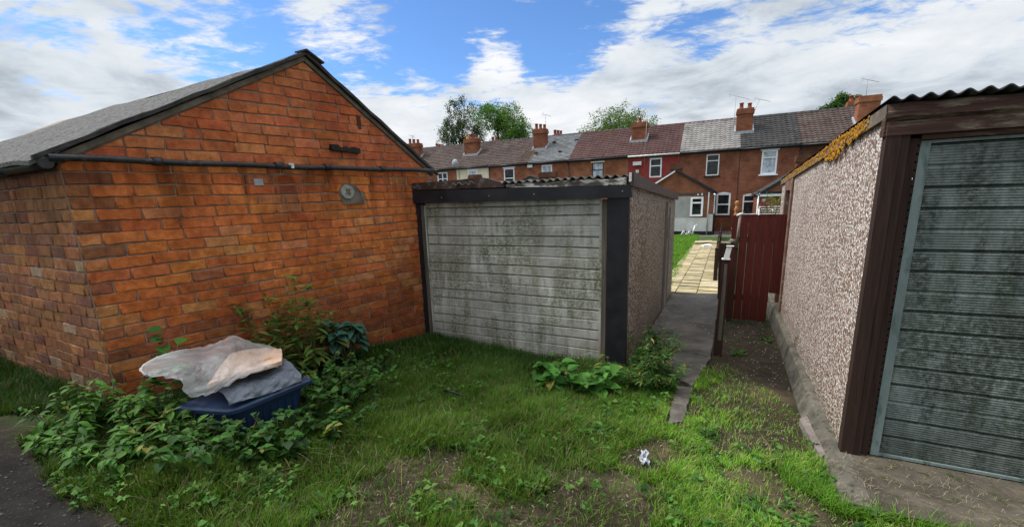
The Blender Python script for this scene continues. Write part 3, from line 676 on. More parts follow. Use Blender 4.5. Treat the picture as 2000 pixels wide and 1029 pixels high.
# ================================================================== terraced houses
EZ = 4.25; VR = 3.5; RZ = 6.50
def slope_z(v): return EZ+.02+(v+.15)*(RZ-EZ)/(VR+.15) if v <= VR else RZ-(v-VR)*(RZ-EZ)/(VR+.15)
def wall_holes(mb, u0, u1, z0, z1, holes, v0, dep=.10):
    us = sorted({u0, u1, *[h[0] for h in holes], *[h[1] for h in holes]}); zs = sorted({z0, z1, *[h[2] for h in holes], *[h[3] for h in holes]})
    us = [u for u in us if u0 <= u <= u1]; zs = [z for z in zs if z0 <= z <= z1]
    for i in range(len(us)-1):
        for j in range(len(zs)-1):
            cu, cz = (us[i]+us[i+1])/2, (zs[j]+zs[j+1])/2
            if any(h[0] < cu < h[1] and h[2] < cz < h[3] for h in holes): continue
            mb.poly([(us[i], v0, zs[j]), (us[i+1], v0, zs[j]), (us[i+1], v0, zs[j+1]), (us[i], v0, zs[j+1])])
    for a, b, c, d in holes:
        mb.poly([(a, v0, c), (a, v0+dep, c), (a, v0+dep, d), (a, v0, d)]); mb.poly([(b, v0, c), (b, v0+dep, c), (b, v0+dep, d), (b, v0, d)])
        mb.poly([(a, v0, d), (b, v0, d), (b, v0+dep, d), (a, v0+dep, d)]); mb.poly([(a, v0, c), (b, v0, c), (b, v0+dep, c), (a, v0+dep, c)])
def window(par, fr, u0, u1, z0, z1, v, frame='upvc', glass='glass_dark', split=.3, arch=0, mullion=False, lintel=None, sill=None, fw=.085):
    mb = MB(fr); a, b = v+.004, v+.09
    mb.box(u0, u0+fw, a, b, z0, z1+(-.0)); mb.box(u1-fw, u1, a, b, z0, z1); mb.box(u0+fw, u1-fw, a, b, z0, z0+fw); mb.box(u0+fw, u1-fw, a, b, z1-fw, z1)
    if split: zs = z1-(z1-z0)*split; mb.box(u0+fw, u1-fw, a+.002, b, zs-fw*.4, zs+fw*.4)
    if mullion: mb.box((u0+u1)/2-fw*.4, (u0+u1)/2+fw*.4, a+.004, b, z0+fw, z1-fw)
    if arch:
        n = 10; pts = [(u0+(u1-u0)*i/n, z1+arch*math.sin(PI*i/n)) for i in range(n+1)]
        mb.extr_v([(u0, z1+.001)]+pts[1:-1]+[(u1, z1+.001)], v-.012, v+.05)
    w = mb.build('window', M[frame], par)
    mb = MB(fr); mb.box(u0+fw*.6, u1-fw*.6, v+.06, v+.075, z0+fw*.6, z1-fw*.6); mb.build('pane', M[glass], w)
    if lintel: mb = MB(fr); mb.box(u0-.08, u1+.08, v-.02, v+.03, z1+.01, z1+.09); mb.build('lintel', M[lintel], par)
    if sill: mb = MB(fr); mb.box(u0-.09, u1+.09, v-.06, v+.05, z0-.08, z0-.005); mb.build('sill', M[sill], w)
def tile_roof(mb, fr, u0, u1, v0, v1, zf, tw=.30, rows=13, amp=.032, flat=False):
    n = max(2, int(round((u1-u0)/tw)))*(1 if flat else 6)
    nt = max(2, int(round((u1-u0)/tw)))
    for r in range(rows):
        a, b = r/rows, (r+1)/rows; va, vb = v0+(v1-v0)*a, v0+(v1-v0)*b; j = random.uniform(-.004, .004)
        lo, hi, lf = [], [], []
        for i in range(n+1):
            u = u0+(u1-u0)*i/n; ph = i/6*2*PI if not flat else 0
            w = amp*max(math.sin(ph), -.35) if not flat else 0
            sag = -.03*math.sin(PI*(u-u0)/(u1-u0))*math.sin(PI*(a+b)/2)
            lo.append(mb.vert(u, va, zf(va)+w+.045+j+sag)); hi.append(mb.vert(u, vb, zf(vb)+w*.7+sag)); lf.append(mb.vert(u, va+.002, zf(va)+sag-.01))
        for i in range(n):
            mb.face((lo[i], lo[i+1], hi[i+1], hi[i]), sm=not flat); mb.face((lf[i], lf[i+1], lo[i+1], lo[i]))
def chimney(par, fr, u0, u1, v0, dep, ztop, pots, mat='hb1', potmat='clay', pot_h=.38, zb=None):
    zf = slope_z(v0)-.25 if zb is None else zb
    mb = MB(fr); mb.box(u0, u1, v0, v0+dep, zf, ztop-.34); mb.box(u0-.05, u1+.05, v0-.05, v0+dep+.05, ztop-.338, ztop-.12); mb.box(u0-.02, u1+.02, v0-.02, v0+dep+.02, ztop-.118, ztop)
    ch = mb.build('chimney', M[mat], par)
    if zb is None:
        mb = MB(fr); mb.box(u0-.10, u1+.10, v0-.16, v0-.003, slope_z(v0)-.10, slope_z(v0)+.08)
        for uu in (u0-.10, u1+.003): mb.extr_u([(v0-.05, slope_z(v0)-.03), (v0+dep, slope_z(v0+dep)-.03), (v0+dep, slope_z(v0+dep)+.16), (v0-.05, slope_z(v0)+.13)], uu, uu+.097)
        mb.build('flashing', M['lead'], ch)
    n = len(pots)
    for i, pm in enumerate(pots):
        u = u0+(u1-u0)*(i+.5)/n; mb = MB(fr); h = pot_h*(1+.15*((i*7) % 3-1))
        mb.tube([(u, v0+dep/2, ztop), (u, v0+dep/2, ztop+h*.12), (u, v0+dep/2, ztop+h*.82), (u, v0+dep/2, ztop+h*.84), (u, v0+dep/2, ztop+h)], [.15, .125, .105, .135, .13], 12)
        mb.build('chimney_pot', M[pm], ch)
    return ch
def aerial(par, fr, u, v, z0, z1, ang=.3, length=.9, lean=0., n=6):
    mb = MB(fr); mb.tube([(u, v, z0), (u+lean, v, z1)], .014, 6)
    d = np.array([math.cos(ang), math.sin(ang)*.3, .35*math.cos(ang)]); d /= np.linalg.norm(d); c = np.array([u+lean, v, z1])
    mb.tube([c-d*length*.35, c+d*length*.65], .012, 5)
    for i in range(n):
        q = c+d*length*(-.33+i/(n-1)*.95); w = .20-.02*i; e = np.array([0, 1, .15]); mb.tube([q-e*w, q+e*w], .008, 4)
    e = np.array([0, 1, .15]); q = c-d*length*.3
    for s in (-1, 1): mb.tube([q+np.array([0, 0, s*.06])-e*.25, q+np.array([0, 0, s*.14])+e*.25], .008, 4)
    mb.build('tv_aerial', M['metal'], par)
bd = [-7.4, -3.3, -.1, 3.4, 6.7, 10.9, 14.1, 17.5, 20.5, 24.2, 28.2]
houses = [
 ('brown brick terraced house at the right end, mostly hidden behind the teal-doored garage', 'hb3', 't_brown'),
 ('brick terraced house with charcoal tiles and a tall white window above the red gate', 'hb1', 't_dark'),
 ('brick terraced house with a pale grey tiled roof and a dark upper window', 'hb1', 't_grey'),
 ('terraced house with its rear wall painted dull red and a white boxed vent', 'redpaint', 't_red'),
 ('brick terraced house with dark red tiles and a brown framed net-curtained window', 'hb2', 't_red'),
 ('brick terraced house with a patched grey slate roof beside a tall chimney', 'hb2', 'slate'),
 ('brick terraced house with brown tiles, between the slate roof and the cream house', 'hb2', 't_brown'),
 ('terraced house with a cream rendered rear wall and a small high window', 'cream', 't_brown'),
 ('brick terraced house left of the cream one, with a white four-pane window', 'hb2', 't_brown'),
 ('farthest terraced house, just showing past the gable of the brick outhouse', 'hb2', 't_brown')]
def W(px0, py0, px1, py1): a = FT.px(px0, py1); b = FT.px(px1, py0); return (min(a[0], b[0]), max(a[0], b[0]), a[1], b[1])
wins = {0: [], 1: [((-2.12, -1.29, 2.62, 4.02), dict(glass='glass_net', lintel='upvc', sill='upvc')), ((-1.25, -.45, -.45, 1.42), dict(arch=.07, split=.22, fw=.08))],
 2: [((1.04, 1.79, 2.70, 4.0), dict(sill='black', fw=.06)), ((.24, 1.06, .18, 1.55), dict(arch=.08, split=.5, fw=.10, sill='black'))],
 3: [((4.50, 5.28, 2.75, 4.0), dict(glass='glass_dark', mullion=False, lintel='cement', split=.4))],
 4: [((8.40, 9.22, 2.6, 3.95), dict(frame='browntimber', glass='glass_net', lintel='upvc', split=.36, fw=.05))],
 5: [((12.22, 13.05, 3.22, 4.02), dict(glass='glass_net', split=0))],
 6: [((15.3, 16.2, 2.6, 3.96), dict(lintel='upvc', split=.55))],
 7: [((18.55, 19.4, 3.5, 3.98), dict(glass='glass_net', split=0, lintel='upvc'))],
 8: [((21.4, 22.4, 2.8, 3.97), dict(mullion=True, split=.45, lintel='cement'))],
 9: [((25.4, 26.2, 2.8, 3.97), dict(mullion=True, split=.45))]}
HR = []
for i, (lab, wm, rm) in enumerate(houses):
    u0, u1 = bd[i], bd[i+1]; o = FT.p((u0+u1)/2, 0, 0); gzz = -.95
    h = thing('terraced_house', lab, 'house', (o[0], o[1], gzz), 'houses of the brick terrace'); HR.append(h)
    mb = MB(FT); holes = [w[0] for w in wins[i]]
    wall_holes(mb, u0, u1, gzz-.2, EZ, holes, 0.0)
    vb = VR*2+.3
    for uu in ((u0,) if i == 0 else ()) + ((u1,) if i == len(houses)-1 else ()): mb.poly([(uu, 0, gzz-.2), (uu, vb, gzz-.2), (uu, vb, EZ), (uu, VR+.07, RZ-.05), (uu, 0, EZ)])
    mb.build('wall', M[wm], h, fix=False)
    mb = MB(FT)
    fl = rm == 'slate'
    tile_roof(mb, FT, u0, u1, -.15, VR, slope_z, .28, 20 if fl else 15, flat=fl)
    mb.poly([(u0, VR, RZ), (u1, VR, RZ), (u1, 2*VR+.5, EZ-.1), (u0, 2*VR+.5, EZ-.1)])
    mb.build('roof', M[rm], h, fix=False)
    mb = MB(FT); n = int((u1-u0)/.42)
    for k in range(n):
        a, b = u0+(u1-u0)*k/n, u0+(u1-u0)*(k+1)/n
        mb.tube([(a+.004, VR, RZ-.03), (b-.004, VR, RZ-.03+.004*(k % 2))], .10, 8)
    mb.build('ridge_tiles', M['t_red' if rm in ('t_red', 't_grey') else 't_dark'], h)
    mb = MB(FT); mb.box(u0, u1, -.10, -.002, EZ-.15, EZ-.02)
    mb.build('fascia', M['black'], h)
    mb = MB(FT); mb.tube([(u0, -.17, EZ-.06), (u1, -.17, EZ-.06)], .055, 8)
    mb.build('gutter', M['whitepaint' if i in (3,) else 'black'], h)
    for w, kw in wins[i]: window(h, FT, *w, 0.0, **kw)
def pipe(par, u, z0, z1, mat='black', v=-.06, r=.035): mb = MB(FT); mb.tube([(u, v, z0), (u, v, z1)], r, 8); mb.build('downpipe', M[mat], par)
pipe(HR[1], -3.25, -.9, EZ-.08); pipe(HR[5], 10.95, -.9, EZ-.08); pipe(HR[7], 17.46, -.9, EZ-.08); pipe(HR[3], 3.46, 3.0, EZ-.08, 'redpaint')
mb = MB(FT); mb.box(-.12, -.09, -.012, -.001, -.9, EZ-.15); mb.build('party_joint', M['black'], HR[1])
chimney(HR[2], FT, -.76, .17, 1.6, .62, FT.px(1440, 213, 1.6)[1], ['clay', 'clay'])
chimney(HR[3], FT, 5.76, 6.80, 1.6, .62, FT.px(1234, 240, 1.6)[1], ['clay'])
chimney(HR[6], FT, 13.30, 14.30, 1.6, .62, FT.px(1042, 253, 1.6)[1], ['clay', 'clay', 'clay'])
chimney(HR[7], FT, 19.35, 20.6, 1.6, .62, FT.px(906, 272, 1.6)[1], ['clay', 'clay', 'claybuff'])
chimney(HR[9], FT, 25.3, 26.6, 1.6, .62, FT.px(797, 281, 1.6)[1], ['clay', 'clay', 'clay'])
a = FT.px(1680, 190, 1.2); b = FT.px(1722, 190, 1.2); chimney(HR[0], FT, b[0], a[0], 1.2, .8, a[1]+.05, [], mat='hb2')
for hi, pa, pb, py, k in ((0, 1658, 1684, 198, 2), (5, 1079, 1096, 264, 3), (6, 956, 971, 276, 2), (8, 848, 863, 290, 3)):
    a = FT.px(pa, py, 5.0); b = FT.px(pb, py, 5.0); chimney(HR[hi], FT, b[0], a[0], 5.0, .6, a[1], ['clay']*k, zb=4.6)
aerial(HR[2], FT, *(lambda q: (q[0], 2.2, q[1]-1.0, FT.px(1436, 188, 2.2)[1]))(FT.px(1434, 235, 2.2)), ang=2.9, length=1.3, n=8)
q = FT.px(1469, 228, 2.0); q2 = FT.px(1484, 194, 2.0); aerial(HR[1], FT, q[0], 2.0, q[1], q2[1], ang=3.1, length=1.0, lean=q2[0]-q[0])
q = FT.px(1691, 192, 1.6); q2 = FT.px(1695, 156, 1.6); aerial(HR[0], FT, q[0], 1.6, q[1]-.1, q2[1], ang=3.0, length=.9, lean=q2[0]-q[0])
q = FT.px(1066, 258, 2.0); q2 = FT.px(1068, 224, 2.0); aerial(HR[6], FT, q[0], 2.0, q[1]-.3, q2[1], ang=2.9, length=.7)
q = FT.px(1258, 325, -.15); q2 = FT.px(1264, 226, -.15); aerial(HR[3], FT, q[0], -.15, q[1], q2[1], ang=3.1, length=1.5, lean=q2[0]-q[0], n=8)
q = FT.px(806, 282, 2.0); q2 = FT.px(805, 266, 2.0); aerial(HR[9], FT, q[0], 2.0, q[1], q2[1], ang=.2, length=.6)
mb = MB(FT); q = FT.px(1245, 319); mb.box(q[0]-.28, q[0]+.28, -.16, -.002, q[1]-.14, q[1]+.10); mb.build('boxed_vent', M['whitepaint'], HR[3])
mb = MB(FT); q = FT.px(1245, 335); mb.box(q[0]-.1, q[0]+.1, -.08, -.002, q[1]-.1, q[1]+.10); mb.build('small_vent', M['whitepaint'], HR[3])
mb = MB(FT); q = FT.px(1036, 325); mb.box(q[0]-.2, q[0]+.2, -.16, -.002, q[1]-.10, q[1]+.10); mb.build('boxed_vent', M['whitepaint'], HR[5])
q = FT.px(891, 319, -.3); mb = MB(FT)
mb.grid(lambda a, b: (q[0]+.32*a*math.cos(2*PI*b), -.45-.10*(1-a*a)+.05*0, q[1]+.32*a*math.sin(2*PI*b)), 5, 16); mb.tube([(q[0], -.4, q[1]), (q[0]-.05, -.05, q[1]-.5), (q[0]-.05, -.02, q[1]-1.2)], .02, 6)
mb.build('satellite_dish', M['metal'], HR[8], fix=False)
mb = MB(FT)
for px, py in ((1075, 279), (1119, 274), (1052, 304), (1098, 301)):
    mb = MB(FT); q = FT.px(px, py, 1.5); vv = max(.2, min(3.2, (q[1]-EZ)/(RZ-EZ)*3.6)); mb.box(q[0]-.12, q[0]+.12, vv-.1, vv+.1, slope_z(vv), slope_z(vv)+.09); mb.build('roof_vent', M['black'], HR[5])
mb = MB(FT)                                            # moss and debris below the chimney where tiles meet slates
for k in range(160):
    u = random.gauss(14.25, .38); v = random.gauss(.95, .35); s = random.uniform(.03, .08)
    if .0 < v < 1.55: mb.tube([(u, v, slope_z(v)+.0), (u, v, slope_z(v)+s*.7)], [s, s*.6], 5)
mb.build('roof_moss', mottled('dry_moss', (.10, .055, .03), (.17, .11, .05), 9, .95, .6, .01), HR[6])
# ---------------------------------------------------------------- rear extensions
def gable_ext(name_lab, u0, u1, v0, ze, za, wm, z_base=-1.1, ua=None, roofm='t_dark', verge='black', holes=()):
    ua = ua if ua is not None else (u0+u1)/2; o = FT.p((u0+u1)/2, v0, 0)
    e = thing('rear_extension', name_lab, 'extension', (o[0], o[1], z_base), 'rear extensions of the terrace')
    mb = MB(FT); wall_holes(mb, u0, u1, z_base, ze, list(holes), v0)
    mb.poly([(u0, v0, ze), (u1, v0, ze), (ua, v0, za)]); mb.poly([(u0, v0, z_base), (u0, -.002, z_base), (u0, -.002, ze), (u0, v0, ze)]); mb.poly([(u1, v0, z_base), (u1, -.002, z_base), (u1, -.002, ze), (u1, v0, ze)])
    mb.build('wall', M[wm], e, fix=False)
    mb = MB(FT); rw = 9
    for side in (0, 1):
        ue = u0-.14 if side == 0 else u1+.14; sl_ = (za-ze)/abs(ua-(u0 if side == 0 else u1)); zee = ze-.14*sl_
        for r in range(rw):
            a, b = r/rw, (r+1)/rw; ul, uh = ue+(ua-ue)*a, ue+(ua-ue)*b; zl, zh = zee+(za-zee)*a, zee+(za-zee)*b
            mb.extr_v([(ul, zl+.03), (uh, zh+.03), (uh, zh+.05), (ul, zl+.085)], v0-.10, -.004)
    mb.build('roof', M[roofm], e)
    mb = MB(FT)
    for side in (0, 1):
        ue = u0-.16 if side == 0 else u1+.16; sl_ = (za-ze)/abs(ua-(u0 if side == 0 else u1)); zee = ze-.16*sl_
        if side == 0 or verge == 'black': mb.extr_v([(ue, zee-.09), (ua, za-.09), (ua, za+.028), (ue, zee+.028)], v0-.095, v0-.004)
    if mb.v: mb.build('bargeboard', M['black'], e)
    return e
ze3 = 1.72
EA = gable_ext('brick rear extension with grey render below and a white window, joined to the pale-roofed house', 1.22, 5.5, -3, ze3, 3.0, 'hb1', verge='half', holes=[(1.80, 2.46, .30, 1.40)])
mb = MB(FT); mb.extr_v([(5.66, ze3-.19), (3.42, 2.915), (3.42, 3.03), (5.66, ze3-.07)], -3.10, -3.004); mb.build('bargeboard', M['upvc'], EA)
window(EA, FT, 1.78, 2.48, .28, 1.42, -3.03, split=.30, fw=.11, arch=0)
mb = MB(FT); wall_holes(mb, 2.47, 5.5, .20, 1.44, [], -3.02); wall_holes(mb, 2.47, 3.2, 1.44, 1.47, [], -3.02); mb.build('render_panel', M['rendergrey'], EA, fix=False)
mb = MB(FT); wall_holes(mb, 1.215, 5.5, -.60, .199, [], -3.022); wall_holes(mb, 1.215, 1.5, -.60, .40, [], -3.024); mb.poly([(1.216, -3.022, -.6), (1.216, -2.7, -.6), (1.216, -2.7, .4), (1.216, -3.022, .4)]); mb.build('render_band', M['render'], EA, fix=False)
mb = MB(FT); mb.box(1.20, 5.52, -3.035, -2.99, -1.1, -.602); mb.build('plinth', M['black'], EA)
mb = MB(FT); mb.box(1.24, 4.6, -3.028, -3.003, 1.60, 1.70); mb.build('band_course', mottled('dark_band', (.06, .055, .05), (.10, .09, .08), 4), EA)
mb = MB(FT); mb.tube([(1.50, -3.07, -1.0), (1.50, -3.07, 1.66)], .035, 8); mb.build('downpipe', M['rendergrey'], EA)
mb = MB(FT); mb.tube([(1.14, -2.9, -.9), (1.14, -2.9, 1.6)], .04, 8); mb.build('downpipe', M['black'], EA)
mb = MB(FT); mb.box(1.155, 1.215, -3.03, -2.9, .42, 1.58); mb.build('corner_trim', M['whitepaint'], EA)
mb = MB(FT); mb.box(2.06, 2.12, -3.10, -3.0, 1.50, 1.60); mb.box(1.84, 1.90, -3.10, -3.0, 1.50, 1.62); mb.tube([(1.25, -3.1, 1.56), (1.13, -3.14, 1.50)], .04, 6); mb.build('security_lights', M['upvc'], EA)
chimney(EA, FT, 3.05, 3.72, -2.9, .5, 3.42, [], mat='hb3', zb=2.7)
EB = gable_ext('brick rear extension with a white beam over its doorway, right of the pale-roofed house', -5.2, -1.04, -3, 1.50, 2.85, 'hb1')
mb = MB(FT); mb.box(-2.72, -1.10, -3.09, -3.004, 1.34, 1.47); mb.build('white_beam', M['upvc'], EB)
mb = MB(FT); mb.box(-2.85, -.98, -3.11, -3.006, 1.475, 1.60); mb.build('dark_beam', M['black'], EB)
mb = MB(FT); mb.tube([(-1.03, -3.05, -1), (-1.03, -3.05, 1.45)], .04, 8); mb.tube([(-.93, -3.05, 1.42), (-1.1, -3.07, 1.52)], .05, 8); mb.build('downpipe', M['upvc'], EB)
mb = MB(FT); mb.box(-1.38, -1.22, -3.08, -3.003, 1.05, 1.22); mb.build('wall_lamp', M['metal'], EB)
chimney(EB, FT, -3.35, -2.75, -2.6, .5, FT.px(1570, 305, -2.6)[1]+.05, [], mat='hb3', zb=2.3)
EC = gable_ext('low extension with a white rendered gable, half hidden behind the ribbed garage roof', 10.9, 14.6, -3, 2.3, 3.1, 'render')
chimney(EC, FT, 11.05, 12.15, -2.9, .5, FT.px(1070, 336, -2.9)[1], [], mat='hb3', zb=2.3)
ED = gable_ext('low grey-roofed extension with a brick stack below the cream house', 15.6, 20.0, -3, 2.6, 3.05, 'render', roofm='slate')
chimney(ED, FT, 16.9, 17.7, -2.9, .5, FT.px(928, 341, -2.9)[1], [], mat='hb3', zb=2.3)
EE = gable_ext('white rendered extension seen just past the end of the outhouse gutter', 21.2, 25.4, -3, 2.5, 3.45, 'render')
# leaning black pole behind the gate
mb = MB(FT); a = FT.px(1531, 425, -3.3); b = FT.px(1549, 365, -3.3); o = FT.p(a[0], -3.3, a[1])
mb.tube([(a[0]+.25, -3.3, -1.0), (b[0], -3.3, b[1])], .07, 8)
tag(mb.build('leaning_pole', M['black'], loc=FT.p(a[0]+.25, -3.3, -1)), 'black pole leaning against the extension behind the red gate', 'pole')
# carved wooden ornament, flowers and rails behind the gate
FO = Fr(tuple((gw+D*2.2)[:2]), L, D)
mb = MB(FO); q = FO.px(1437, 420); q2 = FO.px(1440, 392); zq = gz(*FO.o[:2]); rr = []
pts = [(q[0]+(q2[0]-q[0])*t, 0, q[1]-.3+(q2[1]-q[1]+.3)*t) for t in np.linspace(0, 1, 15)]
mb.tube([(q[0], 0, zq)]+pts, [.05]+[.045+.02*((i % 3) == 1) - .0018*i for i in range(15)], 9)
tag(mb.build('carved_post', mottled('varnished_wood', (.25, .10, .03), (.42, .20, .07), 9, .5, .2, .003), loc=FO.p(q[0], 0, zq)), 'knobbly orange-brown carved wooden post showing above the red gate', 'post')
# ---------------------------------------------------------------- leaves and plants
def leaf_mesh(mb, base, dirv, up, ln, wd, c, fold=.25, droop=.3, fw=None):
    dirv = dirv/np.linalg.norm(dirv); side = np.cross(dirv, up); side /= (np.linalg.norm(side)+1e-6); nrm = np.cross(side, dirv)
    prof = ((0, .02), (.22, .72), (.45, 1.), (.72, .68), (1., .02)); L_, C_, R_ = [], [], []
    for t, w in prof:
        ctr = base+dirv*ln*t-np.array([0, 0, 1.])*ln*droop*t*t; off = side*wd*.5*w; lift = nrm*wd*fold*w*.5
        L_.append(mb.vert(*(ctr-off+lift))); C_.append(mb.vert(*ctr)); R_.append(mb.vert(*(ctr+off+lift)))
    for i in range(4):
        mb.face((L_[i], C_[i], C_[i+1], L_[i+1]), c, True); mb.face((C_[i], R_[i], R_[i+1], C_[i+1]), c, True)
def plant(name, label, base, h, nst, lean, lsize, lwid, cols, nleaf, spread=.25, group=None, cat='plant', bend=(0, 0), seed=0, droop=.3, top_only=False, stemr=.004, toothed=False):
    R_ = random.Random(seed+hash(label) % 1 + seed); base = np.array(base, float); t = thing(name, label, cat, base, group)
    ms, ml = MB(), MB()
    for s in range(nst):
        a = R_.uniform(0, 2*PI); k = R_.uniform(.1, 1)*lean; hh = h*R_.uniform(.6, 1.05); b0 = base+np.array([math.cos(a), math.sin(a), 0])*spread*R_.uniform(0, .6); b0[2] -= .02
        tipd = np.array([math.cos(a)*k+bend[0], math.sin(a)*k+bend[1], 0])*hh
        pts = [b0+tipd*(q**1.6)+np.array([0, 0, hh*(q-.18*k*q*q)]) for q in np.linspace(0, 1, 7)]
        ms.tube(pts, [stemr*(1-.09*i) for i in range(7)], 5)
        for i in range(nleaf):
            q = R_.uniform(.7, 1) if top_only else R_.uniform(.12, 1.); j = min(int(q*6), 5); f = q*6-j; p = pts[j]*(1-f)+pts[j+1]*f
            b = R_.uniform(0, 2*PI); d = np.array([math.cos(b), math.sin(b), R_.uniform(-.2, .6)]); c = R_.choice(cols) if R_.random() > .05 else (.17, .155, .035); g = R_.uniform(.6, 1.4); sz = lsize*R_.uniform(.4, 1.35)*(1.1-.35*q)
            leaf_mesh(ml, p, d, np.array([R_.uniform(-.3, .3), R_.uniform(-.3, .3), 1.]), sz, sz*lwid, tuple(x*g for x in c), R_.uniform(.1, .5), droop*R_.uniform(.3, 1.4))
    ms.build('stem', M['stem'], t, fix=False); ml.build('leaves', M['leaf'], t, fix=False)
    return t
G1, G2, G3, G4 = (.035, .105, .014), (.058, .155, .022), (.020, .060, .012), (.085, .18, .028)
OL, OL2 = (.10, .135, .025), (.16, .20, .035)
def P_(px, py, dz=0): q = gp(px, py); q[2] += dz; return q
nt = 'bramble_plant'
spec = [((150, 845), .42, 'low leafy nettle at the very edge of the dark lane', 1), ((230, 830), .50, 'bright green nettle clump just below the corner of the brick outhouse', 2), ((300, 850), .48, 'nettle clump between the outhouse corner and the blue plastic box', 3),
        ((200, 900), .36, 'small nettle hanging over the dark lane', 4), ((360, 880), .40, 'nettle clump in front of the blue plastic box, left side', 5), ((265, 905), .34, 'nettle lying low in the long grass near the lane', 6), ((120, 875), .26, 'smallest nettle, nearest the left edge beside the lane', 15)]
for (pp_, h, lab, sd) in spec: plant('nettle_plant', lab, P_(*pp_), h*.80, 12, .50, .088, .46, [G2, G2, G4, G1, (.085, .19, .03)], 19, .21, 'nettles along the lane', seed=sd, droop=.45)
plant('nettle_plant', 'tall nettle standing between the outhouse corner and the polythene', P_(275, 845), .34, 8, .3, .07, .42, [G2, G1, G4], 22, .14, 'nettles along the lane', seed=61, droop=.6)
plant('bramble_plant', 'bramble with large rounded leaves climbing beside the left end of the blue box', P_(335, 850), .78, 5, .45, .12, .8, [G1, G2, G3], 12, .22, seed=21, bend=(.05, .1))
plant('tall_weed', 'tall olive-green weed growing up the brick wall behind the blue box', P_(582, 738), 1.02, 22, .34, .135, .36, [(.11, .15, .03), (.16, .21, .04), (.09, .17, .03), (.07, .13, .025)], 30, .46, cat='weed', seed=31)
plant('tall_weed', 'thin weed with two bright leaves at its tip, against the bricks', P_(545, 725), 1.28, 2, .16, .14, .55, [G1, OL2], 9, .08, cat='weed', seed=33, bend=(-.1, .05))
sp = plant('spurge_plant', 'blue-green spurge with a round leafy head on a dark bare stem by the brick wall', P_(682, 712), .52, 9, .42, .17, .66, [(.050, .13, .095), (.075, .17, .125), (.04, .10, .07)], 20, .08, seed=41, top_only=True, stemr=.012, droop=.5)
ivy = [((640, 775), .34), ((690, 790), .28), ((600, 820), .34), ((540, 880), .26), ((720, 740), .24), ((640, 850), .24), ((470, 900), .24), ((400, 900), .26)]
il = ['bindweed clump just right of the blue box', 'bindweed clump spreading into the grass below the spurge', 'bindweed clump hugging the front of the blue box', 'low bindweed in the shade in front of the blue box', 'bindweed clump at the foot of the spurge', 'bindweed clump farthest out into the lawn', 'small bindweed under the front corner of the blue box', 'flat bindweed among long grass beyond the nettles']
for i, ((pp_, h), lab) in enumerate(zip(ivy, il)): plant('bindweed_plant', lab, P_(*pp_), h*1.15, 16, .8, .072, .8, [G3, G1, (.045, .12, .03), G2], 15, .30, 'bindweed around the blue box', seed=50+i, droop=.4)
for i, (pp_, h, lab) in enumerate([((1120, 765), .24, 'broad-leaved dock in the grass before the right end of the grey ribbed door'), ((1165, 775), .20, 'small dock with rounded leaves below the black right-hand post'), ((1075, 755), .17, 'lowest dock, left of the others under the grey ribbed door')]):
    plant('dock_plant', lab, P_(*pp_), h*1.6, 9, .7, .165, .66, [(.05, .15, .025), G2, (.07, .20, .035)], 8, .15, 'docks under the grey garage door', seed=70+i)
plant('tall_weed', 'single pale weed stem standing against the black post', P_(1180, 735), .34, 2, .2, .09, .5, [G2, OL2], 7, .03, cat='weed', seed=81)
for i, (pp_, h, lab, n_) in enumerate([((1268, 735), .50, 'feathery dark weed leaning on the pebbledash beside the black post', 14), ((1290, 765), .36, 'feathery weed spilling over the edge of the concrete path', 12), ((1235, 765), .26, 'feathery weed at the foot of the black corner post', 9), ((1283, 690), .30, 'feathery weed higher up the pebbledash wall', 6)]):
    plant('feathery_weed', lab, P_(*pp_), h*1.25, n_+3, .6, .085, .24, [G3, G1, (.05, .13, .03), OL], 40, .20, 'feathery weeds at the garage corner', cat='weed', seed=90+i, bend=(.1, -.1))
for i, (pp_, r, lab) in enumerate([((1400, 985), .10, 'clover patch in the dry grass at the bottom of the soil strip'), ((1470, 985), .09, 'clover patch near the concrete kerb'), ((1345, 925), .07, 'small clover patch right of the crumpled wrapper'), ((1390, 905), .06, 'tiny clover tuft above the others'), ((1545, 1005), .08, 'clover patch nearest the concrete slab'), ((1440, 690), .07, 'dusty green weed beside the leaning brown post'), ((1495, 665), .06, 'small weed growing against the concrete kerb')]):
    plant('clover_plant', lab, P_(*pp_), .07, 16, 1.6, .032, .95, [G1, G2, (.07, .16, .04)], 7, r*2, 'clover and small weeds on the soil', cat='weed', seed=110+i, droop=.1)
# flowers behind the gate
q = FO.px(1489, 414, 1.0); o = FO.p(q[0], 1.0, 0)
fl = thing('flower_pot', 'magenta flowers in a pot behind the red gate', 'flowers', (o[0], o[1], q[1]-.55)); zf0 = q[1]
mb = MB(FO); mb.tube([(q[0], 1., zf0-.55), (q[0], 1., zf0-.12), (q[0], 1., zf0-.10)], [.09, .13, .14], 12); mb.build('pot', M['clay'], fl)
mb = MB(); rr = random.Random(5)
for k in range(90):
    p = np.array([o[0]+rr.gauss(.02, .055), o[1]+rr.gauss(0, .05), zf0+.02+rr.gauss(.10, .035)]); b = rr.uniform(0, 2*PI); leaf_mesh(mb, p, np.array([math.cos(b), math.sin(b), .5]), np.array([0, 0, 1.]), .045, .035, (.30, .012, .075) if k % 4 else (.16, .01, .10))
mb.build('petals', M['leaf'], fl, fix=False)
mb = MB()
for k in range(60):
    p = np.array([o[0]+rr.gauss(0, .06), o[1]+rr.gauss(0, .05), zf0-.02+rr.gauss(0, .06)]); b = rr.uniform(0, 2*PI); leaf_mesh(mb, p, np.array([math.cos(b), math.sin(b), .3]), np.array([0, 0, 1.]), .06, .02, G3)
mb.build('leaves', M['leaf'], fl, fix=False)
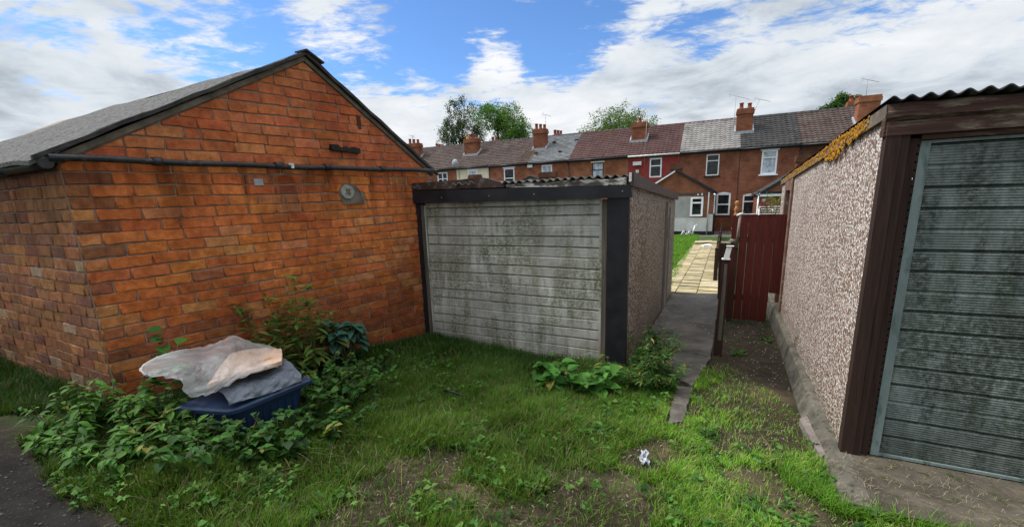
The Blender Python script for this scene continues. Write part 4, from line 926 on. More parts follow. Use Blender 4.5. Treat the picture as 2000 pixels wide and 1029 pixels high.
q = FO.px(1507, 420, 1.1); o = FO.p(q[0], 1.1, q[1]); plant('leafy_shrub', 'bright yellow-green bushy plant showing above the red gate', (o[0], o[1], o[2]-.25), .82, 18, .35, .07, .3, [(.22, .34, .05), (.15, .28, .04)], 24, .22, seed=131)
q = FO.px(1458, 424, .8); o = FO.p(q[0], .8, q[1]); plant('flowering_plant', 'dark purple flowering plant beside the carved post', (o[0], o[1], o[2]-.2), .42, 10, .5, .06, .5, [(.05, .02, .06), (.03, .05, .02), (.10, .02, .09)], 20, .14, seed=133)
mb = MB(FO)
for k in range(4):
    a = FO.px(1480, 418-4.6*k, 1.6); b = FO.px(1542, 417-4.6*k, 1.6); mb.tube([(a[0], 1.6, a[1]), (b[0], 1.6, b[1])], .008, 5)
for xx in (1482, 1540): a = FO.px(xx, 418, 1.6); mb.tube([(a[0], 1.6, gz(*FO.o[:2])), (a[0], 1.6, a[1]+.14)], .015, 6)
a = FO.px(1518, 418, 1.5); b = FO.px(1506, 408, 1.5); mb.tube([(a[0], 1.5, a[1]-.2), (a[0], 1.5, a[1]), (b[0], 1.5, b[1])], .014, 6)
tag(mb.build('airer', M['upvc'], loc=FO.p(q[0], 1.6, gz(*FO.o[:2]))), 'white wire clothes airer behind the red gate', 'airer')
# ================================================================== blue box with rubbish
def bp(px, py, off):                  # photo point on a plane parallel to the outhouse gable, 'off' in front of it
    P = on_plane(FB.o+np.array([math.cos(aB), -math.sin(aB), 0])*off, Bd, px, py); return P
BX = thing('storage_box', 'dark blue plastic storage box half buried in weeds by the brick wall', 'box', gp(470, 860))
OUTB = np.array([math.cos(aB), -math.sin(aB), 0])
OB = float((gp(468, 872)-FB.o)@OUTB); print('OB', OB); c0 = bp(452, 800, OB-.02); c1 = bp(610, 737, OB-.02); zr = float((c0[2]+c1[2])/2)
e1 = (c1-c0); e1[2] = 0; lb = np.linalg.norm(e1); e1 /= lb; e2 = np.array([e1[1], -e1[0], 0])*-1
if e2@OUTB > 0: e2 = -e2
FX = Fr((c0[0], c0[1]), e1, e2); tl = (c1[2]-c0[2])/lb
print('box rim', c0, c1, lb)
ek = bp(338, 776, OB-.42)-c0; ek[2] = 0; wb = float(np.linalg.norm(ek)); e2 = ek/wb; print('wb', wb, e1@e2); FX = Fr((c0[0], c0[1]), e1, e2); gb = gz(c0[0], c0[1])-.05
def rz_(u): return c0[2]+tl*u
mb = MB(FX)
def ring(u0, u1, v0, v1, z, tl_=tl): return [(u0, v0, z+tl_*u0), (u1, v0, z+tl_*u1), (u1, v1, z+tl_*u1), (u0, v1, z+tl_*u0)]
def loft(mb, rings, cap0=True, cap1=True, c=(1, 1, 1)):
    I = [[mb.vert(*p) for p in r] for r in rings]; n = len(rings[0])
    for a in range(len(I)-1):
        for k in range(n): mb.face((I[a][k], I[a][(k+1) % n], I[a+1][(k+1) % n], I[a+1][k]), c)
    if cap0: mb.face(I[0][::-1], c)
    if cap1: mb.face(I[-1], c)
def rring(u0, u1, v0, v1, z, r=.06, k=4):
    out = []
    for cu, cv, a0 in ((u0+r, v0+r, PI), (u1-r, v0+r, 1.5*PI), (u1-r, v1-r, 0), (u0+r, v1-r, .5*PI)):
        for j in range(k+1): a = a0+.5*PI*j/k; u = cu+r*math.cos(a); out.append((u, cv+r*math.sin(a), z+tl*u))
    return out
Z = c0[2]
loft(mb, [rring(.07, lb-.07, .07, wb-.07, gb), rring(.03, lb-.03, .03, wb-.03, Z-.05), rring(.03, lb-.03, .03, wb-.03, Z-.035)], True, True)
for k in range(7):
    u = .12+(lb-.24)*k/6; mb.prism([(u-.012, .028, Z-.09+tl*u), (u+.012, .028, Z-.09+tl*u), (u+.012, .055, gb), (u-.012, .055, gb)], [(u-.012, .045, Z-.09+tl*u), (u+.012, .045, Z-.09+tl*u), (u+.012, .09, gb), (u-.012, .09, gb)])
mb.build('box_body', M['bluebin'], BX)
mb = MB(FX); loft(mb, [rring(.0, lb, .0, wb, Z-.040), rring(-.015, lb+.015, -.015, wb+.015, Z-.036), rring(-.015, lb+.015, -.015, wb+.015, Z-.012), rring(.0, lb, .0, wb, Z), rring(.03, lb-.03, .03, wb-.03, Z)], True, True)
mb.build('box_rim', M['bluebin'], BX)
def cr(P, t):
    n = len(P)-1; x = min(max(t*n, 0), n-1e-6); i = int(x); f = x-i; g = lambda k: P[min(max(k, 0), n)]
    p0, p1, p2, p3 = g(i-1), g(i), g(i+1), g(i+2)
    return .5*((2*p1)+(p2-p0)*f+(2*p0-5*p1+4*p2-p3)*f*f+(3*p1-p0-3*p2+p3)*f**3)
def netfn(net, wr):
    C_ = [[bp(q[0], q[1], q[2]+OB-.86) for q in row] for row in net]
    def fn(a, b):
        p = cr([cr(C_[i], b) for i in range(len(C_))], a); w = wr(a, b); return tuple(p+OUTB*w+np.array([0, 0, w*.6]))
    return fn
# folded grey-blue sheet heaped in the box (rows run from the rim up to the rubbish, columns left to right)
tarp = netfn([[(446, 792, .83), (442, 780, .80), (432, 768, .72), (412, 758, .60), (400, 748, .40)], [(484, 780, .83), (480, 765, .79), (470, 750, .70), (455, 742, .56), (440, 738, .38)],
              [(522, 770, .83), (518, 752, .78), (508, 738, .68), (496, 726, .52), (484, 722, .36)], [(556, 757, .83), (556, 740, .78), (546, 724, .66), (534, 712, .50), (524, 708, .34)],
              [(588, 745, .83), (586, 732, .76), (572, 716, .62), (556, 702, .46), (544, 700, .30)]],
             lambda a, b: .012*abs(math.sin(a*8+b*6+math.sin(b*7)))+.008*abs(math.sin(a*17-b*11))+.010*abs(math.sin(b*9+a*3))*b)
mb = MB(); mb.grid(tarp, 46, 26); tag(mb.build('tarpaulin', M['greybag'], loc=tuple(bp(500, 760, OB-.1)), fix=False), 'crumpled grey-blue tarpaulin heaped in the blue plastic box', 'tarpaulin')
card = netfn([[(404, 752, .74), (420, 730, .60), (436, 706, .44), (450, 690, .30)], [(436, 740, .74), (450, 718, .58), (466, 698, .42), (478, 684, .28)], [(474, 728, .73), (486, 708, .57), (500, 692, .41), (510, 680, .27)],
              [(512, 716, .72), (520, 700, .56), (530, 688, .40), (536, 680, .26)], [(548, 706, .70), (550, 694, .55), (550, 686, .39), (548, 680, .26)]],
             lambda a, b: .006*math.sin(a*14+b*5)+.010*abs(math.sin(a*4+b*9))-.004*math.sin(a*30))
mb = MB(); mb.grid(card, 30, 16); mb.grid(lambda a, b: tuple(np.array(card(a, b))-np.array([0, 0, .03])-OUTB*.0), 30, 16)
for i in range(30): p, q = card(i/30, 0), card((i+1)/30, 0); mb.poly([p, q, (q[0], q[1], q[2]-.03), (p[0], p[1], p[2]-.03)])
for i in range(16): p, q = card(1, i/16), card(1, (i+1)/16); mb.poly([p, q, (q[0], q[1], q[2]-.03), (p[0], p[1], p[2]-.03)])
tag(mb.build('cardboard', M['card'], loc=tuple(bp(480, 710, OB-.4)), fix=False), 'flattened wet pinkish cardboard lying under the clear polythene', 'cardboard')
# polythene sheet: control net (photo points, distance from the wall), smoothed
net = [[(268, 722, .50), (272, 718, .58), (272, 720, .66), (276, 726, .72), (280, 727, .76)],
       [(300, 700, .34), (302, 702, .48), (306, 712, .62), (310, 722, .74), (318, 734, .80)],
       [(345, 684, .28), (348, 690, .44), (352, 700, .60), (352, 716, .74), (352, 742, .82)],
       [(392, 676, .22), (394, 684, .40), (398, 698, .58), (392, 730, .74), (362, 768, .84)],
       [(430, 664, .18), (436, 672, .36), (446, 690, .54), (432, 738, .74), (400, 770, .82)],
       [(456, 653, .14), (466, 668, .32), (470, 694, .52), (462, 722, .68), (438, 752, .78)],
       [(492, 668, .14), (500, 682, .32), (500, 700, .50), (498, 712, .62), (486, 728, .72)],
       [(530, 676, .16), (534, 684, .32), (534, 698, .46), (532, 704, .56), (526, 714, .66)],
       [(544, 690, .20), (546, 696, .32), (546, 704, .44), (546, 710, .52), (542, 718, .58)]]
CN = [[bp(q[0], q[1], q[2]+OB-.86+(.07 if k > 3 else .02)) for q in row] for k, row in enumerate(net)]
def sheet(a, b):
    e_ = max(0, b*12-11)+max(0, 1-a*14)+max(0, 1-b*14)
    p = cr([cr(list(CN[i]), b) for i in range(len(CN))], a)+np.array([.008*math.sin(a*71), .006*math.cos(a*53), -.014*abs(math.sin(a*43+b*30))])*e_
    tw = lambda q: abs(((q/PI) % 1)*2-1)-.5
    w = .014*math.sin(a*9+b*6+1.3*math.sin(b*4))+.009*tw(b*9-a*6+1.1*math.sin(a*6))+.006*tw(a*23+b*11+2*math.sin(b*6))
    w_ = .016*abs(math.sin(a*11+b*7))+.011*abs(math.sin(b*13-a*9))-.012+.007*abs(math.sin(a*31+b*17+2*math.sin(b*5)))+.004*math.sin(a*61-b*33); return tuple(p+OUTB*w+np.array([0, 0, w*.6]))
mb = MB(); mb.grid(sheet, 110, 54); tag(mb.build('polythene_sheet', M['poly'], loc=tuple(bp(430, 700, .5)), fix=False), 'clear crumpled polythene sheet draped over the rubbish, one corner sticking out left', 'sheet')
# ================================================================== trees behind the terrace
def tree(label, px0, px1, pyt, pyb, v, n, cols, seed, cat='tree', lsz=.28, lobes=14, shape=1., group='trees behind the terrace'):
    R_ = np.random.default_rng(seed); a = FT.px(px0, pyb, v); b = FT.px(px1, pyb, v); tz = FT.px((px0+px1)/2, pyt, v)[1]; cu = (a[0]+b[0])/2; w = abs(a[0]-b[0])/2
    zb = a[1]; g = -1.; o = FT.p(cu, v, g); t = thing('leafy_tree', label, cat, o, group)
    cz = (tz+zb)/2; hh = (tz-zb)/2
    C = []
    while len(C) < lobes:
        p = R_.uniform(-1, 1, 3)
        if np.linalg.norm(p) < 1 and (p[2] < .1 or abs(p[0]) < 1.0-p[2]*.6*shape): C.append(p)
    C = np.array(C); C *= .86
    k = n//lobes; V, Fc, Cl = [], [], []
    cen = []
    for c in C:
        sub = R_.normal(0, 1, (9, 3)); sub /= np.linalg.norm(sub, axis=1)[:, None]; sub = c+sub*R_.uniform(.08, .26, (9, 1))
        q = sub[R_.integers(0, 9, k)]+R_.normal(0, .055, (k, 3)); cen.append(q)
    q = np.concatenate(cen); m = len(q)
    W_ = FT.o+np.outer(cu+q[:, 0]*w, FT.U)+np.outer(v+q[:, 1]*w*.8, FT.V); W_[:, 2] = cz+q[:, 2]*hh
    d1 = R_.normal(0, 1, (m, 3)); d1 /= np.linalg.norm(d1, axis=1)[:, None]; d2 = np.cross(d1, R_.normal(0, 1, (m, 3))); d2 /= np.linalg.norm(d2, axis=1)[:, None]
    s = (lsz*R_.uniform(.5, 1.1, m))[:, None]
    Vt = np.stack([W_-d1*s*.5, W_+d2*s*.3, W_+d1*s*.5, W_-d2*s*.3], 1).reshape(-1, 3)-o
    fcs = np.arange(m*4).reshape(-1, 4)
    col = np.array(cols)[R_.integers(0, len(cols), m)]*R_.uniform(.6, 1.35, (m, 1))
    fast_mesh('crown', Vt, fcs, col, M['treeleaf'], t)
    mb = MB(); cc = FT.p(cu, v, 0); mb.tube([(o[0], o[1], g-.2), (o[0]+.1, o[1], g+(zb-g)*.6), (o[0], o[1]+.1, zb), (o[0], o[1], cz+hh*.3)], [w*.09, w*.07, w*.055, w*.02], 9)
    for c in C[:10]:
        e = FT.p(cu+c[0]*w, v+c[1]*w*.8, cz+c[2]*hh*.9); s0 = np.array([o[0], o[1], zb-.2*hh+.5*hh*R_.uniform()]); md = (s0*.55+e*.45)+np.array([0, 0, .1*hh]); mb.tube([s0, md, e], [w*.035, w*.022, w*.008], 6)
    mb.build('trunk', M['bark'], t)
def fast_mesh(name, V, Fc, colf, mat, parent=None, loc=(0, 0, 0), smooth=False):
    me = bpy.data.meshes.new(name); nv, nf, k = len(V), len(Fc), Fc.shape[1]
    me.vertices.add(nv); me.vertices.foreach_set('co', np.ascontiguousarray(V, np.float32).ravel()); me.loops.add(nf*k); me.loops.foreach_set('vertex_index', Fc.ravel().astype(np.int32))
    me.polygons.add(nf); me.polygons.foreach_set('loop_start', (np.arange(nf)*k).astype(np.int32)); me.update(calc_edges=True); me.validate()
    at = me.color_attributes.new('Col', 'FLOAT_COLOR', 'CORNER'); cc = np.ones((nf, k, 4), np.float32); cc[:, :, :3] = colf[:, None, :]; at.data.foreach_set('color', cc.ravel())
    if smooth: me.polygons.foreach_set('use_smooth', [True]*nf)
    o = bpy.data.objects.new(name, me); COL.objects.link(o); me.materials.append(mat)
    if parent is not None: o.parent = parent; o['_o'] = tuple(parent['_o'])
    else: o.location = tuple(loc); o['_o'] = tuple(loc)
    return o
TD = [(.035, .07, .02), (.05, .095, .025), (.028, .055, .02)]; TL = [(.06, .14, .02), (.09, .20, .03), (.045, .10, .02), (.12, .25, .035)]
tree('tall dark sparse tree, leftmost above the terrace roofs', 862, 940, 184, 330, 11, 15000, TD, 1, lobes=44, shape=1.1, lsz=.17)
tree('broad bright green tree right of the dark sparse one', 905, 1050, 194, 345, 12, 32000, TL, 2, lobes=60, lsz=.18, shape=.7)
tree('light green tree behind the chimney of the red painted house', 1118, 1300, 203, 345, 14, 24000, [(.10, .17, .05), (.14, .23, .06), (.07, .12, .035)], 3, lobes=50, lsz=.17)
tree('dense green tree above the dark roof at the right', 1572, 1700, 184, 300, 10, 18000, TL[:3]+TD[:1], 4, lobes=36, lsz=.17)
# ================================================================== ground
def seg_d(x, y, a, b):
    ax, ay, bx, by = a[0], a[1], b[0], b[1]; t = np.clip(((x-ax)*(bx-ax)+(y-ay)*(by-ay))/((bx-ax)**2+(by-ay)**2), 0, 1)
    return np.hypot(x-ax-t*(bx-ax), y-ay-t*(by-ay))
def fbm(x, y, s=1., o=4):
    r = 0; a = .5
    for k in range(o):
        r = r+a*np.sin(x*s*1.9+1.7*np.sin(y*s*1.3+k)+k*2.1)*np.cos(y*s*2.1+1.3*np.sin(x*s*1.7+2*k)+k); s *= 2.03; a *= .55
    return r
la, lb_ = gp(0, 835), gp(240, 1016)          # edge of the lane
ld = (lb_-la)[:2]; ld = ld/np.linalg.norm(ld); ln = np.array([ld[1], -ld[0]])
if ln@(np.array([0., 0.])-la[:2]) < 0 and False: ln = -ln
def lane_s(x, y):                              # positive on the lane
    s = (x-la[0])*ln[0]+(y-la[1])*ln[1]; ref = (gp(20, 1020)[0]-la[0])*ln[0]+(gp(20, 1020)[1]-la[1])*ln[1]
    return s*np.sign(ref)
soil = [((775, 930), .10), ((740, 985), .20), ((690, 1010), .16), ((850, 905), .10), ((870, 985), .13), ((1090, 985), .22), ((1150, 1010), .24), ((1060, 940), .10), ((960, 1000), .10), ((1220, 960), .09), ((1250, 890), .11), ((1290, 870), .10), ((1330, 890), .09),
        ((1455, 800), .36), ((1475, 745), .40), ((1470, 690), .40), ((1460, 650), .38), ((1490, 850), .27), ((1535, 830), .28), ((1430, 925), .12), ((1500, 960), .16), ((1550, 1000), .13), ((1420, 870), .10), ((1590, 1020), .13), ((1280, 905), .10)]
SP = [(gp(*q), r) for q, r in soil]
path_a, path_b = gp(1365, 700), gp(1375, 585)
def onR(x, y):                                 # inside the right slab
    rx, ry = x-FR.o[0], y-FR.o[1]; u = rx*FR.U[0]+ry*FR.U[1]; v = rx*D[0]+ry*D[1]; return (u > -.105) & (v > -.60) & (u < 4.2) & (v < 5.1)
def uvG(x, y):
    rx, ry = x-FG.o[0], y-FG.o[1]; det = L[0]*D[1]-L[1]*D[0]; return (rx*D[1]-ry*D[0])/det, (L[0]*ry-L[1]*rx)/det
def inG(x, y): u, v = uvG(x, y); return (u > 0) & (u < 2.8) & (v > 0) & (v < 4.5)
def inB(x, y):
    rx, ry = x-FB.o[0], y-FB.o[1]; det = Bd[0]*L[1]-Bd[1]*L[0]; u = (rx*L[1]-ry*L[0])/det; v = (Bd[0]*ry-Bd[1]*rx)/det; return (u > -.02) & (v > -.02) & (u < 3.3) & (v < 5.5)
pathpoly = [gp(*q) for q in ((1240, 722), (1325, 580), (1405, 582), (1390, 692), (1352, 758), (1345, 800), (1332, 836), (1298, 832), (1310, 790), (1322, 752), (1300, 740))]
def inpoly(x, y, P):
    r = np.zeros(np.shape(x), bool); n = len(P)
    for i in range(n):
        a, b = P[i], P[(i+1) % n]; c = ((a[1] > y) != (b[1] > y)) & (x < (b[0]-a[0])*(y-a[1])/(b[1]-a[1]+1e-12)+a[0]); r ^= c
    return r
gardenpoly = [FG.p(.1, 4.6, 0), FG.p(4.5, 4.6, 0), FT.p(8, -.2, 0), FT.p(5.5, -.2, 0), FT.p(5.5, -3.1, 0), FT.p(1.9, -3.3, 0)]
def grassmask(x, y):
    m = np.ones(np.shape(x)); x0_, y0_ = x, y; x = x+.16*fbm(x, y, 3.1)+.06*fbm(x, y, 9.); y = y+.16*fbm(x+4, y+2, 2.7)+.06*fbm(y, x, 8.); nz = fbm(x, y, 2.6)+.6*fbm(x+5, y, 8.)
    for c, r in SP: m = np.minimum(m, np.clip((np.hypot(x-c[0], y-c[1])/r-1.0+nz*1.0)/.9, .10, 1))
    x, y = x0_, y0_; m = m*np.clip((-lane_s(x, y)+.06+nz*.12)/.10, 0, 1)
    return m
def axis(lo, hi, c0, c1, fine, grow):
    a = list(np.arange(c0, c1, fine)); s = fine; x = c1
    while x < hi: a.append(x); s *= grow; x += s
    a.append(hi); s = fine; x = c0-fine; b = []
    while x > lo: b.append(x); s *= grow; x -= s
    b.append(lo); return np.array(b[::-1]+a)
xs = axis(-900, 900, -6.5, 5.5, .05, 1.13); ys = axis(-300, 1200, 1.3, 9.5, .05, 1.12)
X, Y = np.meshgrid(xs, ys, indexing='ij'); Zg = gzv(X, Y)
near = np.exp(-(X**2+(Y-3.5)**2)/40)
Zg = Zg+near*.010*fbm(X, Y, 9., 4)
nx, ny = len(xs), len(ys); idx = np.arange(nx*ny).reshape(nx, ny)
Fc = np.stack([idx[:-1, :-1], idx[1:, :-1], idx[1:, 1:], idx[:-1, 1:]], -1).reshape(-1, 4)
xc = X.ravel()[Fc].mean(1); yc = Y.ravel()[Fc].mean(1)
gm_ = grassmask(xc, yc); lane = np.clip((lane_s(xc, yc)+.05)/.15, 0, 1)*(xc < 4)
nzz = fbm(xc, yc, 3.)[:, None]
c_soil = np.array([.046, .035, .026])+nzz*np.array([.016, .012, .009]); c_dry = np.array([.15, .115, .072]); c_gr = np.array([.030, .040, .014]); c_lane = np.array([.020, .018, .0175])+nzz*.005
dry = np.zeros(len(xc))
for q, r in (((1420, 930), .16), ((1480, 960), .2), ((1540, 1000), .16), ((1240, 950), .14), ((900, 960), .18), ((780, 900), .1), ((980, 960), .14), ((1300, 880), .12), ((1500, 770), .18)):
    c = gp(*q); dry = np.maximum(dry, np.exp(-((xc-c[0])**2+(yc-c[1])**2)/(r*r)))
colg = c_soil*(1-gm_[:, None])+c_gr*gm_[:, None]; colg = colg*(1-.6*dry[:, None])+c_dry*.6*dry[:, None]; colg = colg*(1-lane[:, None])+c_lane*lane[:, None]
far = np.clip((np.hypot(xc, yc-3)-14)/8, 0, 1)[:, None]; colg = colg*(1-far)+np.array([.05, .085, .025])*far
ui, vi = uvG(xc, yc); 
gnd = fast_mesh('ground', np.stack([X.ravel(), Y.ravel(), Zg.ravel()], 1), Fc, colg, M['ground'], smooth=True); struct(gnd)
# concrete path between the garages
def drape(poly, lift, res, wob=0.):
    pass
mb = MB()
PA = [gp(*q) for q in ((1238, 725), (1325, 578), (1410, 582), (1403, 640), (1392, 700), (1354, 760), (1318, 755), (1280, 745))]
def lerp(a, b, t): return a+(b-a)*t
sh = .035
def patch(mb, A, B_, C_, D_, nu, nv, lift, jag=0.):
    def f(a, b):
        p = lerp(lerp(A, B_, a), lerp(D_, C_, a), b); x, y = p[0], p[1]
        if b in (0., 1.) or a in (0., 1.): x += jag*math.sin(a*23+b*17); y += jag*math.cos(a*19+b*31)
        return (x, y, gz(x, y)+lift+.004*math.sin(x*7)*math.sin(y*5))
    mb.grid(f, nu, nv)
    for (p0, p1) in (((0, 0), (1, 0)), ((1, 0), (1, 1)), ((1, 1), (0, 1)), ((0, 1), (0, 0))):
        n = 20
        for i in range(n):
            s = (lerp(p0[0], p1[0], i/n), lerp(p0[1], p1[1], i/n)); e = (lerp(p0[0], p1[0], (i+1)/n), lerp(p0[1], p1[1], (i+1)/n)); P, Q = f(*s), f(*e)
            mb.poly([P, Q, (Q[0], Q[1], Q[2]-.12), (P[0], P[1], P[2]-.12)])
rearR = gp(1405, 582); rearL = FG.p(.0, 4.45, 0); frR = gp(1388, 702); frL = FG.p(-.02, .9, 0)
patch(mb, frL, frR, rearR+D*.3, rearL+D*.15, 24, 60, sh, .004)
fe = gp(1352, 758)
patch(mb, FG.p(-.30, .35, 0), fe, frR-D*.003, frL-D*.003, 20, 24, sh-.003, .005)
patch(mb, gp(1304, 832), gp(1334, 828), gp(1352, 762), gp(1322, 758), 10, 16, sh-.008, .005)
def pathmat():
    t = NT('path_concrete', .9, .3); o = t.obj(); n = t.noise(o, 2.4, 7, .68); n2 = t.noise(o, 55, 5, .75)
    col = t.ramp(n, [(.34, (.018, .015, .012)), (.45, (.060, .052, .044)), (.56, (.105, .094, .082)), (.75, (.16, .145, .13))])
    col = t.mix(t.ramp(n2, [(.62, 0.), (.70, .6)]), col, (.30, .28, .25)); col = t.mix(t.ramp(t.noise(o, 9, 6, .8), [(.56, 0.), (.66, .8)]), col, (.03, .027, .02))
    return t.out(col, t.bump(n2, .6, .006), t.ramp(n, [(.3, .55), (.6, .95)]))
M['path'] = pathmat()
struct(mb.build('path', M['path'], fix=False))
# yellow garden slabs, laid beyond the garage
mb = MB(FG); rs = random.Random(2)
for k in range(34):
    v = 4.72+k*.40
    for j in range(3):
        u = -.02-j*.40+.02; off = .0022*k
        c = rs.uniform(.72, 1.12); z = [gz(*FG.p(u, v, 0)[:2]), gz(*FG.p(u-.39, v+.39, 0)[:2])]; zz = (z[0]+z[1])/2+.035+rs.uniform(-.006, .006); tl1 = rs.uniform(-.012, .012)
        uu = u+.35-off*0; g = rs.uniform(.07, .11)
        mb.prism([(uu, v+g, zz-.05), (uu-.385, v+g, zz-.05), (uu-.385, v+.385, zz-.05), (uu, v+.385, zz-.05)], [(uu, v+g, zz+tl1), (uu-.385, v+g, zz), (uu-.385, v+.385, zz-tl1), (uu, v+.385, zz)], (c, c, c*rs.uniform(.9, 1.05)))
struct(mb.build('garden_path', M['slab'], loc=FG.loc))
mb = MB(FT); mb.box(-.2, 1.2, -3.4, -.01, -1.2, -.82); mb.box(-.2, 6.2, -6.0, -3.41, -1.2, -.80); struct(mb.build('patio', M['concrete'], loc=FT.p(0, -3, -1)))
# ================================================================== grass
def blades(name, n_try, xr, yr, mask, hfun, cfun, wid=.0022, seed=1, lean=.6, clump=0):
    R_ = np.random.default_rng(seed)
    x = R_.uniform(*xr, n_try); y = R_.uniform(*yr, n_try)
    if clump: x = np.round(x/clump)*clump+R_.normal(0, clump*.22, n_try); y = np.round(y/clump)*clump+R_.normal(0, clump*.22, n_try)
    keep = (R_.uniform(0, 1, n_try) < mask(x, y)); x, y = x[keep], y[keep]; n = len(x)
    h = hfun(x, y)*R_.uniform(.45, 1.15, n); a0 = R_.uniform(0, 2*PI, n); fl_ = fbm(x, y, 1.6)*2.5; a = np.where(R_.uniform(0, 1, n) < .55, fl_*2+R_.normal(0, .6, n), a0); k = lean*R_.uniform(.15, 1.3, n)
    z = gzv(x, y)-.008; dx, dy = np.cos(a), np.sin(a); sx, sy = -np.sin(a0), np.cos(a0); w = wid*R_.uniform(.7, 1.4, n)
    P = []
    for t, ww in ((0, 1.), (.35, .9), (.7, .6), (1., .05)):
        off = h*k*t**1.8; zz = z+h*(t-.35*k*t*t)
        P.append(np.stack([x+dx*off-sx*w*ww, y+dy*off-sy*w*ww, zz], 1)); P.append(np.stack([x+dx*off+sx*w*ww, y+dy*off+sy*w*ww, zz], 1))
    V = np.stack(P, 1).reshape(-1, 3); b = (np.arange(n)*8)[:, None]
    Fc = np.concatenate([b+np.array([[0, 1, 3, 2]]), b+np.array([[2, 3, 5, 4]]), b+np.array([[4, 5, 7, 6]])], 0)
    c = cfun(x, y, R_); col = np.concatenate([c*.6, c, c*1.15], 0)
    print(name, n); return V, Fc, col
gA, gB = gp(1100, 760), gp(700, 760)
def shade(x, y): return 0
def lush(x, y):                                   # long grass near the buildings, short elsewhere
    uG, vG = uvG(x, y); d = np.maximum(-vG, 0); f1 = np.exp(-(d/1.0)**2)*((uG > -.4) & (uG < 4.5))
    gbx = seg_d(x, y, FB.o, FB.p(3.2, 0, 0)); f2 = np.exp(-(gbx/.9)**2); f3 = np.exp(-(seg_d(x, y, FB.o, FB.p(0, 4, 0))/.8)**2)
    return np.clip(np.maximum(np.maximum(f1, f2), f3), 0, 1)
def gh(x, y):
    l = lush(x, y); r = np.clip((x-.9)/.5, 0, 1)*(1-l)
    return (.060+.045*l+.085*np.clip(fbm(x, y, 1.8)+.2, 0, 1)*(1-.6*l)+.06*np.clip(fbm(x+3, y+9, 4.5), 0, 1))*(1-.3*r)
def gc(x, y, R_):
    n = len(x); l = lush(x, y)[:, None]; base = np.array([.090, .185, .018])*(1-l)+np.array([.034, .098, .013])*l  # deeper green of lush grass, with shade beside the buildings mixed into it
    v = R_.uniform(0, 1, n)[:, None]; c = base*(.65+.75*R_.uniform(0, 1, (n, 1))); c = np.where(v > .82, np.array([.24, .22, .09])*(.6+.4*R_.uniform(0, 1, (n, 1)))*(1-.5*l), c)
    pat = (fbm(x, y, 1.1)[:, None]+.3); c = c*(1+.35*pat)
    brt = np.clip((x-.5)/.8, 0, 1)[:, None]; c = c*(.80+.28*brt); drk = np.clip((-x-.6)/1.4, 0, 1)[:, None]; return c*(1+.6*brt)*(1-.35*drk)  # sunlit right and shaded left side painted into the blade colour
def notin(x, y):
    m = grassmask(x, y); m = np.where(inG(x, y) | inB(x, y) | onR(x, y), 0, m)
    m = np.where(inpoly(x, y, pathpoly), 0, m)
    u, v = uvG(x, y); m = np.where((u < .02) & (u > -1.0) & (v > .9) & (v < 25), 0, m); m = np.where((u < -1.0) & (u > -2.6) & (v > 1.5), m*.05, m)
    return m*(y > .9)
parts = []
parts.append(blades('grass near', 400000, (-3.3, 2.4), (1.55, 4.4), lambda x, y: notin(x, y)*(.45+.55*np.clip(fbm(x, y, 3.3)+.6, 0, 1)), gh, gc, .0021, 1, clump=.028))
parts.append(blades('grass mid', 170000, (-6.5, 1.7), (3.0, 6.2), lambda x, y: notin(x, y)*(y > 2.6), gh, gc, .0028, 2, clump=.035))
tuft = lambda x, y: np.clip((fbm(x+1, y+7, 4.2)-.42)/.2, 0, 1)
parts.append(blades('tufts', 260000, (-5.5, 2.3), (1.55, 5.6), lambda x, y: notin(x, y)*tuft(x, y)*(~onR(x, y)), lambda x, y: (.13+.0*lush(x, y))*(1-.45*np.clip((x-.9)/.5, 0, 1)), lambda x, y, R_: gc(x, y, R_)*np.array([[.75, .85, .7]]), .0024, 11, lean=.95, clump=.05))
def gfront(x, y): u, v = uvG(x, y); return (u > .0) & (u < 3.0) & (v > -.42) & (v < -.03)
parts.append(blades('door foot', 60000, (-2., 1.6), (3.6, 5.8), lambda x, y: gfront(x, y)*(.35+.65*np.clip(fbm(x, y, 4.)+.3, 0, 1))*~inB(x, y), lambda x, y: .095+.05*fbm(x, y, 3.), lambda x, y, R_: np.array([.034, .095, .014])*(.5+1.1*R_.uniform(0, 1, (len(x), 1))), .003, 12, lean=.6, clump=.04))
parts.append(blades('wall foot', 60000, (-3.4, -.9), (2.9, 5.6), lambda x, y: (seg_d(x, y, FB.o+OUTB*.12, FB.p(3., 0, 0)+OUTB*.12) < .16)*~inB(x, y)*.8, lambda x, y: .12+.05*fbm(x, y, 3.), lambda x, y, R_: np.array([.030, .080, .014])*(.5+1.1*R_.uniform(0, 1, (len(x), 1))), .003, 13, lean=.6, clump=.05))
ka, kb2, kc = gp(1560, 935), gp(1640, 990), gp(1850, 1040)
parts.append(blades('apron edge', 60000, (.9, 2.7), (1.3, 2.7), lambda x, y: ((np.minimum(seg_d(x, y, ka, kb2), seg_d(x, y, kb2, kc)) < .11+.05*fbm(x, y, 6.)) & ~onR(x, y))*.8, lambda x, y: .11+.04*fbm(x, y, 5.), lambda x, y, R_: np.array([.10, .22, .02])*(.5+1.0*R_.uniform(0, 1, (len(x), 1))), .0018, 15, lean=.9, clump=.03))
parts.append(blades('stalks', 9000, (-3.6, 2.3), (1.55, 5.2), lambda x, y: notin(x, y)*.5, lambda x, y: .16+.0*x, lambda x, y, R_: np.array([.26, .22, .11])*(.5+.8*R_.uniform(0, 1, (len(x), 1))), .0013, 14, lean=1.3))
